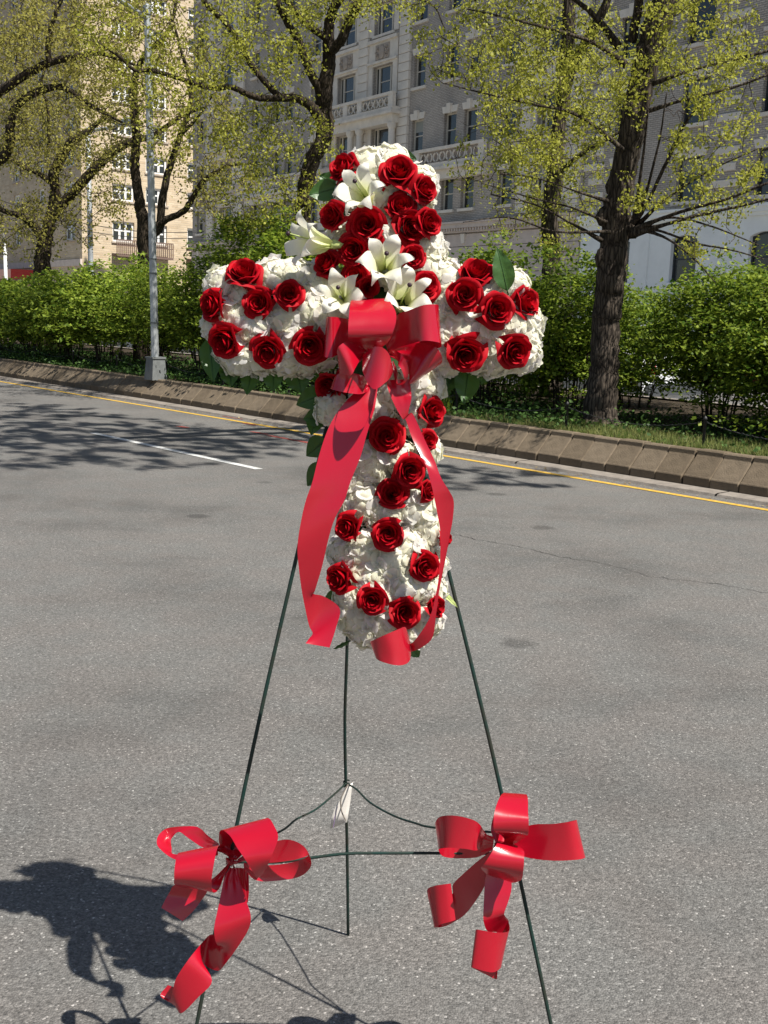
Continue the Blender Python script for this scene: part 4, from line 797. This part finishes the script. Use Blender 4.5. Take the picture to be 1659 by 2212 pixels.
roses=[(736,360,39,-.75,.35),(861,365,43,-.05,.35),(921,407,33,.65,.15),(866,442,36,.1,.25),(713,466,34,-.65,0),(791,484,45,-.05,-.05),(889,490,44,.25,-.1),(930,479,34,.6,.05),(762,540,41,-.2,-.1),(812,531,27,.2,-.2),(892,554,31,.1,-.1),(701,566,34,-.55,.25),(767,597,33,-.1,.1),(797,622,27,.25,-.2),(921,616,36,.3,.1),
 (1030,583,43,.05,.75),(1005,635,41,-.05,.0),(1077,669,41,.2,.0),(1142,652,42,.85,.2),(1007,768,45,.05,-.3),(1116,760,43,.25,-.2),(938,888,37,.65,.05),
 (525,583,40,-.05,.65),(452,658,39,-.85,.0),(556,653,38,-.15,-.05),(624,633,36,.05,.12),(480,739,42,-.35,-.35),(577,762,40,-.05,-.35),(668,749,43,.05,-.2),(708,838,36,-.3,-.35),
 (837,942,44,.02,.02),(927,950,27,.5,.1),(888,1018,38,.2,-.1),(848,1064,38,.0,.15),(747,1140,34,-.55,-.05),(838,1154,40,-.03,.02),(921,1226,38,.35,-.05),(727,1251,36,-.7,-.1),(804,1298,37,-.1,-.1),(876,1325,38,.1,-.05),(946,1312,29,.9,0),(928,1061,25,.75,0),(966,1164,20,1.2,0)]
cross_dark={8,11,28,29}
for k,(x,y,r,nx,ny) in enumerate(roses):
    hm,outer=rose_kinds[k%5]; dd=.095+(.012 if k%3 else .0)-.03*min(1,math.hypot(nx,ny)); 
    if k in (29,): dd=.06
    s_=r/PXM(dd)/1.07; P=fp(x,y,dd+.012)-CB
    o=ob('rose',hm,X_,P,None,orient(nx*1.25,ny*1.25,k*1.7),s_*(.93+.1*((k*7)%5)/5))
    for pm in outer: ob('petal',pm,o)
# ---- lilies
def lpet(seed,wide):
    r_=random.Random(seed); G=[]
    for a_ in np.linspace(-1,1,7):
        row=[]
        for t in np.linspace(0,1,13):
            x=.004+.052*t**.9 if True else 0; rr=.006+.040*(t**1.35); z=-.056+.064*math.sin(min(t*1.12,1)*math.pi/2)**.95-(.010*max(0,(t-.7)/.3)**1.7)
            w_=wide*(math.sin(math.pi*min(1,t**.82*.95+.05)))**.9*(1-.1*t); c=-.35*(1-a_*a_)*w_
            row.append((rr+.0*c+r_.uniform(-.0003,.0003),a_*w_+.0015*math.sin(t*9+seed)*a_,z-c*.6+.0018*math.sin(t*12+seed+a_*2)*abs(a_)))
        G.append(row)
    m_=MB(); m_.grid(G); return m_.mesh('petal',M['lily'],True)
LP=[[lpet(10*j+i,.0170 if i%2 else .0125) for i in range(6)] for j in range(2)]
tb_=MB(); tb_.lathe([(.002,-.09),(.004,-.070),(.0075,-.057),(.006,-.05)],10); tube_m=tb_.mesh('lily',M['greenpale'],True)
sg_=MB(); sg_.tube([(0,0,-.05),(.001,.002,-.01),(.003,.004,.018)],.0013,6); sgm=sg_.mesh('style',M['greenpale'],True)
st_=MB(); st_.lathe([(.0005,-.002),(.0032,-.0015),(.0040,.001),(.0025,.003),(.0005,.0035)],7); stm=st_.mesh('stigma',M['stigma'],True)
lil=[(772,408,1.02,-.35,.2,.2,.15),(648,516,1.12,-1.7,.05,.5,.15),(831,562,1.08,.0,.15,.1,.155),(735,633,.98,-.1,.1,.9,.145),(878,633,1.08,.2,.3,.5,.145)]
for k,(x,y,s_,nx,ny,tw,dd) in enumerate(lil):
    o=ob('lily',tube_m,X_,fp(x,y,dd)-CB,None,orient(nx,ny,tw),s_)
    for i in range(6): p=ob('petal',LP[k%2][i],o,(0,0,0.0015*(i%2)),(0,random.uniform(-.12,.14),i*math.pi/3))
    so_=ob('style',sgm,o); ob('stigma',stm,o,(.003,.004,.02))
# ---- hydrangeas
def floret(seed):
    r_=random.Random(seed); m_=MB(); cup0=r_.uniform(-.18,.22)
    for q in range(4):
        a0=q*math.pi/2+r_.uniform(-.10,.10); cup=cup0+r_.uniform(-.08,.12); G=[]; tw=r_.uniform(-.25,.25)
        w0=r_.uniform(.0080,.0092); L_=r_.uniform(.0138,.0152)
        for t in np.linspace(0,1,7):
            row=[]
            for a_ in np.linspace(-1,1,6):
                w_=w0*math.sin(math.pi*(.08+.86*t))**.55; x=.0008+L_*(t-.10*t*a_*a_); yy=a_*w_; z=cup*L_*t*t+.0010*(q%2)-.0016*a_*a_*t+tw*yy*t*.8-.0022*max(0,t-.75)*4*(1 if cup<.1 else -.3)
                row.append((x*math.cos(a0)-yy*math.sin(a0),x*math.sin(a0)+yy*math.cos(a0),z))
            G.append(row)
        m_.grid(G)
    m_.lathe([(.0003,.0022),(.0014,.002),(.0016,0)],5)
    return m_
FLm=[floret(i).mesh('floret',M['cream' if i%3 else 'cream2'],True) for i in range(8)]
core=MB(); core.lathe([(.002,-.03),(.022,-.012),(.027,.004),(.022,.016),(.012,.024),(.001,.027)],10); corem=core.mesh('hydrangea',M['creamcore'],True)
heads=[(795,362,1,-.2,.5),(845,345,.8,0,.7),(905,400,.95,.4,.3),(818,420,1,0,.1),(760,412,.85,-.5,.1),(905,450,.75,.5,0),(835,500,.9,0,0),(760,490,.6,-.3,0),(730,510,.6,-.5,0),(925,540,.9,.7,.0),(930,585,.85,.5,0),(845,585,.9,0,0),(800,575,.6,0,0),(880,600,.8,.1,.1),
 (690,610,1.05,-.1,.5),(640,600,.95,0,.6),(590,595,.9,0,.6),(480,608,.85,-.5,.6),(460,620,.6,-.8,.3),(530,640,.8,0,.1),(670,665,1.05,0,0),(620,690,1.05,0,-.1),(560,710,1.0,0,-.2),(505,680,.95,-.3,0),(450,705,.8,-.9,-.2),(515,790,.9,-.4,-.5),(560,795,.85,0,-.7),(620,790,1,0,-.6),(660,800,.8,0,-.7),(690,775,.9,0,-.5),(635,735,.9,0,-.2),(705,680,.9,0,0),(740,670,.8,0,0),(485,780,.6,-.6,-.5),
 (968,600,.9,.1,.6),(975,650,.95,.1,.1),(1070,610,.85,.1,.6),(1108,612,.85,.4,.7),(1045,640,.75,0,.2),(1060,708,1,0,-.1),(1110,700,.95,.4,0),(1152,700,.9,1.,0),(1148,742,.9,1.,-.3),(1135,790,.85,.8,-.6),(1075,790,.95,.1,-.7),(1030,795,.75,0,-.7),(960,790,.95,0,-.6),(985,720,1.05,0,-.1),(1030,725,.9,0,-.1),(955,735,.9,0,0),(1068,750,.9,0,-.3),(1165,690,.6,1.3,0),(945,680,.8,0,0),
 (715,885,.85,-.6,0),(735,905,.6,-.7,.0),(920,835,.95,.5,-.1),(860,850,1,.1,0),(800,880,1,-.1,0),(905,900,.9,.6,0),(925,975,.8,.9,0),(865,990,.8,.1,0),(800,1005,1,-.1,0),(770,1040,.8,-.4,0),(785,1085,1,-.2,.05),(740,1090,.6,-.7,0),(830,1110,.9,0,0),(905,1105,1,.4,0),(930,1140,.9,.8,0),(790,1190,1,-.1,0),(745,1195,.9,-.7,0),(880,1180,1,.2,0),(850,1215,1,0,0),(800,1245,1,-.1,0),(880,1265,1,.2,0),(935,1275,.8,.9,0),(757,1290,.9,-.6,0),(770,1340,.95,-.4,-.4),(830,1350,.95,0,-.5),(840,1290,.8,0,0),(925,1345,.8,.6,-.4),(890,1375,.7,.1,-.6),(785,1365,.8,-.2,-.6),(940,1090,.7,1.1,0),(945,1220,.7,1.1,0),(750,1240,.7,-.8,0)]
for k,(x,y,s_,nx,ny) in enumerate(heads):
    dd=.070-.022*min(1.2,math.hypot(nx,ny)); q0=orient(nx,ny,k); x-=5*nx; y+=6*ny; s_*=.95; x+=14 if x<470 else -12 if x>1140 else 0; y=690+(y-690)*.84 if (y>690 and y<815 and (x<705 or x>944)) else y
    o=ob('hydrangea',corem,X_,fp(x,y,dd)-CB,None,q0,s_*1.15)
    n=31
    for i in range(n):
        ct=1-(i+.5)/n*1.12; th=math.acos(max(-1,ct)); ph=i*2.399+k
        nv=Vector((math.sin(th)*math.cos(ph),math.sin(th)*math.sin(ph),math.cos(th))); rad=.0335*random.uniform(.88,1.12)
        tl=(nv+Vector(rng.normal(size=3)*.13)).normalized()
        ob('floret',FLm[(i*5+k)%8],o,(nv.x*rad,nv.y*rad,nv.z*rad*.72),None,tl.to_track_quat('Z','Y')@Quaternion((0,0,1),random.uniform(0,6.28)),random.uniform(.9,1.1))
# ---- leaves
def bigleaf(b,t,w_,d0,d1,bend=.0,label=None,m=None,roll=0.):
    p=fp(b[0],b[1],d0); q=fp(t[0],t[1],d1); ax=q-p; L_=np.linalg.norm(ax); ax/=L_; nrm=V(0,-1,.1); sd=np.cross(ax,nrm); sd/=np.linalg.norm(sd); nrm=np.cross(sd,ax)
    if roll: sd,nrm=sd*math.cos(roll)+nrm*math.sin(roll),nrm*math.cos(roll)-sd*math.sin(roll)
    wm=w_/PXM(0); G=[]
    for s in np.linspace(0,1,13):
        hw=wm*math.sin(math.pi*s**.85)**.8*(1-.25*s)+.0004; row=[]
        for a in np.linspace(-1,1,7): row.append(ax*L_*s+sd*a*hw+nrm*(-bend*L_*math.sin(s*2.6)+abs(a)*hw*.35+.0015*math.sin(s*20+a*3)*abs(a)))
        G.append(row)
    m_=MB(); m_.grid(G); m_.tube([ax*L_*s+nrm*(-bend*L_*math.sin(s*2.6)+.0005) for s in np.linspace(-.1,.96,10)],np.linspace(.0014,.0004,10),5)
    o=ob('leaf',m_.mesh('leaf',m or M['leaf'],True),X_,p-CB,label=label)
for a in (((730,405),(667,420),26,.05,.06,.1),((725,398),(690,378),20,.04,.04,.1),((1096,628),(1074,536),25,.085,.09,-.05),((1140,628),(1118,596),14,.03,.03),((452,730),(460,824),26,.03,.06,.05),((470,790),(525,812),20,.03,.03),((545,795),(533,852),22,.03,.05,.05),((640,800),(652,850),30,.03,.04),((700,800),(640,800),24,.02,.03),((1012,798),(1003,872),30,.03,.05,.05),((985,795),(960,850),22,.02,.03),((590,795),(590,845),24,.03,.04,.05),((495,795),(500,835),22,.03,.04),((1050,805),(1040,830),14,.03,.04),((960,812),(1000,822),18,.02,.02),
          ((700,850),(640,875),28,.03,.04),((706,900),(655,905),24,.02,.03),((705,950),(662,985),28,.02,.03,.05),((700,1000),(664,1050),24,.02,.03),((700,1050),(665,1105),20,.02,.03),((735,1195),(708,1205),12,.02,.03),((740,1280),(700,1300),18,.04,.03),((880,1385),(905,1420),20,.03,.03),((690,880),(672,940),24,.01,.02),((725,820),(690,850),28,.02,.02),((940,840),(975,850),16,.02,.02),((700,570),(665,590),16,.03,.03),((905,600),(960,560),10,.02,.02),((860,330),(900,345),12,.02,.02)):
    b,t,w_,d0,d1,*r=a; bigleaf(b,t,w_,d0,d1,*(r or [0.0]))
bigleaf((953,1275),(988,1312),6,.04,.05,.0,'narrow bright green leaf',M['greenpale'],.4)
bigleaf((755,1385),(720,1402),5,.04,.04,.0,None,None,.3)
for a,b in (((795,330),(820,700)),((815,600),(845,1340))): pass
wire2=MB(); wire2.tube([fp(755,1375,.03)-CB,rear(1395,751)-CB],.002,5); ob('tie_wire',wire2.mesh('tie_wire',M['wire']),X_)
# ============================================================ ribbons
def ribbon(name,secs,tr,base,parent,n=9,dz=.0,label=None):
    """secs rows: x1,y1,x2,y2,d  (two edges of the ribbon in traced coordinates, d metres before the easel plane)"""
    rows=[]
    dm=1.45 if name=='loop' else 1.0; dlo=min(s[4] for s in secs)
    for s in secs:
        x1,y1=tr(s[0],s[1]); x2,y2=tr(s[2],s[3]); d_=dlo+(s[4]-dlo)*dm+dz; rows.append(np.concatenate([fp(x1,y1,d_),fp(x2,y2,d_)]))
    Q=crom(rows,n); G=[]; wd=np.linalg.norm(Q[:,3:]-Q[:,:3],axis=1); wm=wd.max(); ph=random.uniform(0,6.28); ph2=random.uniform(0,6.28)
    for i,q in enumerate(Q):
        a,b=q[:3],q[3:]; k=wd[i]/wm; row=[]
        for f in np.linspace(0,1,13):
            dc=math.exp(-(np.linalg.norm((a+b)/2-base)/(.045 if dz>0 else .06))**2); am=(.0034*max(0,1-k)**.8+.0007)*math.sin(math.pi*f)**.5*dc
            row.append(a+(b-a)*f-base-FPn*(am*math.sin(f*15+ph)+.0010*math.sin(f*3.1+i*.21+ph2)*k+.0012*(2*f-1)**2*k))
        G.append(row)
    m_=MB(); m_.grid(G); o=ob(name,m_.mesh(name,M['ribbon'],True),parent,label=label)
    return o
def knot(tr,x,y,d,r,base,parent):
    m_=MB(); c=fp(*tr(x,y),d)-base
    for i in range(5):
        a=i*1.26; m_.tube([c+V(math.cos(a)*r*1.1,-.004*math.sin(a*3),math.sin(a)*r),c+V(0,-.006,0),c+V(math.cos(a+.8)*r*.9,.002,math.sin(a+.8)*r*.9)],[r*.18,r*.42,r*.18],6)
    ob('knot',m_.mesh('knot',M['ribbon'],True),parent)
z5=lambda x,y:(301.7+.2645*x,1673.2+.2645*y); z6=lambda x,y:(685.7+.3638*x,1618.4+.3638*y); z3=lambda x,y:(630.9+.2315*x,603.5+.2315*y); z4=lambda x,y:(630.9+.2315*x,987.5+.2315*y)
b1=fp(*z5(760,700),.01); o1=thing('ribbon_bow','glossy red ribbon bow tied to the left easel leg, long tail hanging','bow',b1,0,'red bows tied on the easel legs')
for nm,secs in (('loop',[(740,690,790,700,.0),(660,590,860,620,-.03),(648,490,960,420,-.015),(672,452,1045,350,.012),(740,500,1105,430,.035),(800,600,1130,520,.05),(860,690,1080,660,.056),(915,780,1040,750,.05),(958,852,985,830,.035),(925,850,935,800,.02),(850,760,850,730,.005)]),
 ('loop',[(720,640,740,690,.0),(500,605,700,600,-.012),(370,630,672,574,.005),(312,645,640,590,.03),(290,735,612,700,.052),(283,850,588,860,.055),(292,900,600,958,.04),(400,925,650,930,.015),(580,860,690,830,.0),(730,720,745,725,.0)]),
 ('loop',[(640,590,650,565,.0),(525,595,560,500,-.02),(400,520,500,440,-.03),(320,466,430,420,-.035),(262,520,250,432,-.04),(256,560,175,470,-.035),(262,600,142,530,-.025),(268,640,160,600,-.015),(330,650,290,692,-.005),(480,620,460,690,-.004),(640,620,640,660,.0)]),
 ('loop',[(800,690,800,720,.0),(930,610,900,700,.0),(1100,545,1060,718,.01),(1230,530,1240,700,.018),(1340,585,1335,675,.02),(1394,680,1374,662,.012),(1392,760,1330,690,-.004),(1290,838,1200,725,-.012),(1050,872,1000,740,-.008),(930,850,880,725,0),(850,760,850,720,0)]),
 ('tail',[(735,760,800,760,.0),(690,850,815,850,.012),(650,1050,868,1020,.032),(610,1240,908,1150,.045),(618,1345,890,1260,.042),(640,1395,800,1410,.03),(640,1370,700,1543,.012),(615,1310,640,1600,-.002),(575,1305,540,1560,-.012),(530,1350,500,1480,-.004),(470,1420,520,1540,.018),(390,1520,590,1690,.036),(300,1660,480,1815,.038),(270,1760,345,1945,.03),(240,1845,295,1900,.016),(170,1800,250,1840,.004),(230,1720,300,1740,.0)]),
 ('tail',[(500,850,580,890,-.006),(300,890,550,960,-.012),(245,960,500,1030,-.016),(205,1030,440,1110,-.012),(178,1085,350,1198,-.006)]),
 ('tail',[(800,760,890,770,-.005),(815,880,893,860,-.01),(840,980,892,960,-.012),(868,1060,884,1040,-.015)])):
    ribbon(nm,secs,z5,b1,o1,dz=.03)
knot(z5,755,705,.03,.012,b1,o1)
b2=fp(*z6(1090,590),.01); o2=thing('ribbon_bow','glossy red ribbon bow tied to the right easel leg, two short curled tails','bow',b2,0,'red bows tied on the easel legs')
for nm,secs in (('loop',[(1060,560,1110,570,.0),(1030,470,1170,440,-.02),(1070,330,1215,330,-.025),(1112,260,1235,268,-.005),(1090,272,1249,292,.02),(1060,340,1250,370,.045),(1045,420,1254,430,.055),(1050,485,1252,500,.052),(1090,510,1235,520,.035),(1110,540,1190,550,.015),(1090,575,1120,585,.005)]),
 ('loop',[(1050,520,1040,600,-.002),(950,490,950,640,-.022),(820,450,840,646,-.034),(730,410,750,636,-.024),(698,440,722,606,.0),(725,402,725,590,.02),(805,393,780,583,.036),(900,410,880,592,.04),(958,440,946,600,.034),(1000,500,985,570,.014),(1045,540,1045,565,.002)]),
 ('loop',[(1110,540,1110,590,.0),(1250,455,1240,640,.008),(1400,442,1400,660,.022),(1500,427,1540,656,.026),(1540,418,1590,642,.012),(1510,425,1560,640,-.012),(1400,450,1420,630,-.026),(1250,480,1260,620,-.02),(1130,550,1130,590,.0)]),
 ('loop',[(1060,555,1120,570,.005),(1080,540,1170,565,.022),(1068,555,1224,600,.048),(1030,620,1226,650,.06),(990,680,1222,720,.06),(972,708,1210,775,.05),(1030,755,1150,790,.03),(1040,720,1140,740,.01),(1060,640,1110,650,.0)]),
 ('tail',[(1040,600,1065,640,-.0),(962,655,1010,775,-.01),(880,725,960,870,-.014),(806,800,880,975,-.01),(800,860,800,1030,-.012),(730,870,745,1055,-.018),(658,860,700,1058,-.004),(655,828,695,1054,.012),(700,808,730,1040,.026),(760,799,785,1025,.03),(792,797,820,1010,.024)]),
 ('tail',[(1010,690,1130,700,.0),(995,780,1152,800,.006),(988,900,1140,880,.014),(985,1010,1110,970,.02),(1010,1080,1115,990,.008),(1060,1085,1134,1015,-.012),(1085,1100,1136,1060,-.02)]),
 ('tail',[(1100,985,1060,1215,-.024),(1136,1030,1090,1270,-.012),(1134,1080,1085,1300,.01),(1060,1088,1030,1322,.032),(950,1068,920,1296,.034),(948,1072,925,1300,.012),(1000,1095,990,1330,-.006),(1070,1110,1050,1362,-.012),(1092,1110,1066,1364,-.004)])):
    ribbon(nm,secs,z6,b2,o2,dz=.034)
knot(z6,1085,575,.034,.012,b2,o2)
b3=fp(*z3(790,700),.12); o3=thing('ribbon_bow','largest red ribbon bow with two long streamers, fixed at the centre of the cross','bow',b3)
B0=.13
def D3(L_): return [tuple(list(s[:4])+[s[4]+B0]) for s in L_]
for nm,secs in (('loop',[(700,660,780,660,.0),(590,560,880,540,-.02),(550,380,960,360,-.02),(556,215,905,195,-.005),(548,205,900,186,.012),(535,290,966,300,.034),(525,430,968,400,.046),(525,530,935,510,.046),(532,573,920,553,.036),(600,620,880,600,.02),(700,670,790,670,.005)]),
 ('loop',[(870,600,900,690,.0),(975,345,990,640,.012),(1080,295,1120,600,.035),(1220,243,1240,572,.05),(1330,233,1370,590,.042),(1368,245,1394,612,.018),(1330,300,1370,640,-.008),(1180,400,1200,680,-.015),(980,560,1000,680,-.008),(900,650,910,690,.0)]),
 ('loop',[(890,660,910,720,-.005),(1060,600,1060,800,.0),(1230,600,1090,890,.012),(1350,640,1095,965,.02),(1402,740,1110,976,.012),(1370,790,1140,960,-.01),(1200,720,1080,860,-.02),(940,690,960,740,-.005)]),
 ('loop',[(690,620,700,690,-.01),(560,400,560,640,-.01),(460,360,450,690,.0),(360,350,370,730,.008),(322,352,298,722,.0),(330,380,330,700,-.018),(450,450,450,690,-.03),(640,600,660,690,-.012)]),
 ('loop',[(700,660,690,700,.01),(600,585,640,745,.03),(500,585,590,830,.045),(428,640,545,895,.048),(425,720,440,872,.035),(470,700,500,850,.012),(600,670,620,780,.0),(690,680,690,710,.0)]),
 ('loop',[(645,720,660,735,.03),(705,670,655,840,.056),(770,630,700,955,.072),(850,640,770,1026,.078),(910,710,870,965,.074),(942,860,925,905,.06),(925,850,900,900,.04),(850,780,820,860,.02),(740,720,740,750,.01)]),
 ('loop',[(900,660,930,700,.02),(960,662,985,760,.045),(1030,710,990,800,.058),(1080,800,1020,840,.06),(1088,885,1045,920,.056),(1060,960,1030,960,.048),(1005,985,975,970,.036),(965,960,985,870,.02),(925,780,945,760,.01)]),
 ('loop',[(720,930,720,1040,-.005),(620,885,640,1070,.012),(500,870,520,1060,.022),(432,882,400,1035,.022),(385,940,356,1020,.01),(420,960,400,1030,-.01),(560,960,560,1030,-.016)])):
    ribbon(nm,D3(secs),z3,b3,o3)
knot(z3,800,720,B0+.01,.016,b3,o3)
S4=lambda x,y:(x,y+1659)
t1=[(690,960,800,960,.0),(600,1040,790,1090,.008),(450,1200,768,1215,.018),(335,1400,705,1420,.030),(250,1650,640,1650,.038),(190,1890,545,1890,.044)]
t1+=[(130,2060,490,2060,.046),(85,2250,400,2230,.046),(52,2480,340,2420,.044),(62,2680,280,2680,.038),(90,2900,215,2900,.030),(125,3080,205,2935,.022),(160,3230,300,2960,.014),(192,3300,445,3070,.018),(160,3350,410,3250,.026),(126,3395,350,3436,.034)]
ribbon('tail',D3(t1),z3,b3,o3,label='broad left streamer folded at its end')
t2=[(880,940,1090,930,.01),(900,1040,1108,1020,.022),(960,1180,1112,1120,.03),(1030,1300,1085,1250,.03),(1060,1310,1130,1260,.026),(1120,1480,1240,1500,.034),(1200,1640,1330,1690,.044),(1250,1740,1390,1850,.05),(1310,1960,1470,1980,.052),(1350,2160,1508,2070,.05),(1380,2330,1500,2230,.048),(1384,2500,1470,2400,.046),(1372,2740,1430,2620,.04),(1345,2920,1375,2900,.036),(1290,3140,1345,3120,.03),(1190,3310,1310,3340,.022),(1110,3400,1200,3440,.012),(1098,3370,1115,3475,.004),(1080,3300,1110,3500,.012),(1055,3245,1095,3560,.028),(1000,3260,1040,3595,.044),(880,3310,950,3598,.054),(760,3365,820,3560,.046),(728,3384,778,3525,.030),(750,3400,790,3500,.014)]
ribbon('tail',D3(t2),z3,b3,o3,label='narrow twisted right streamer with curled end')
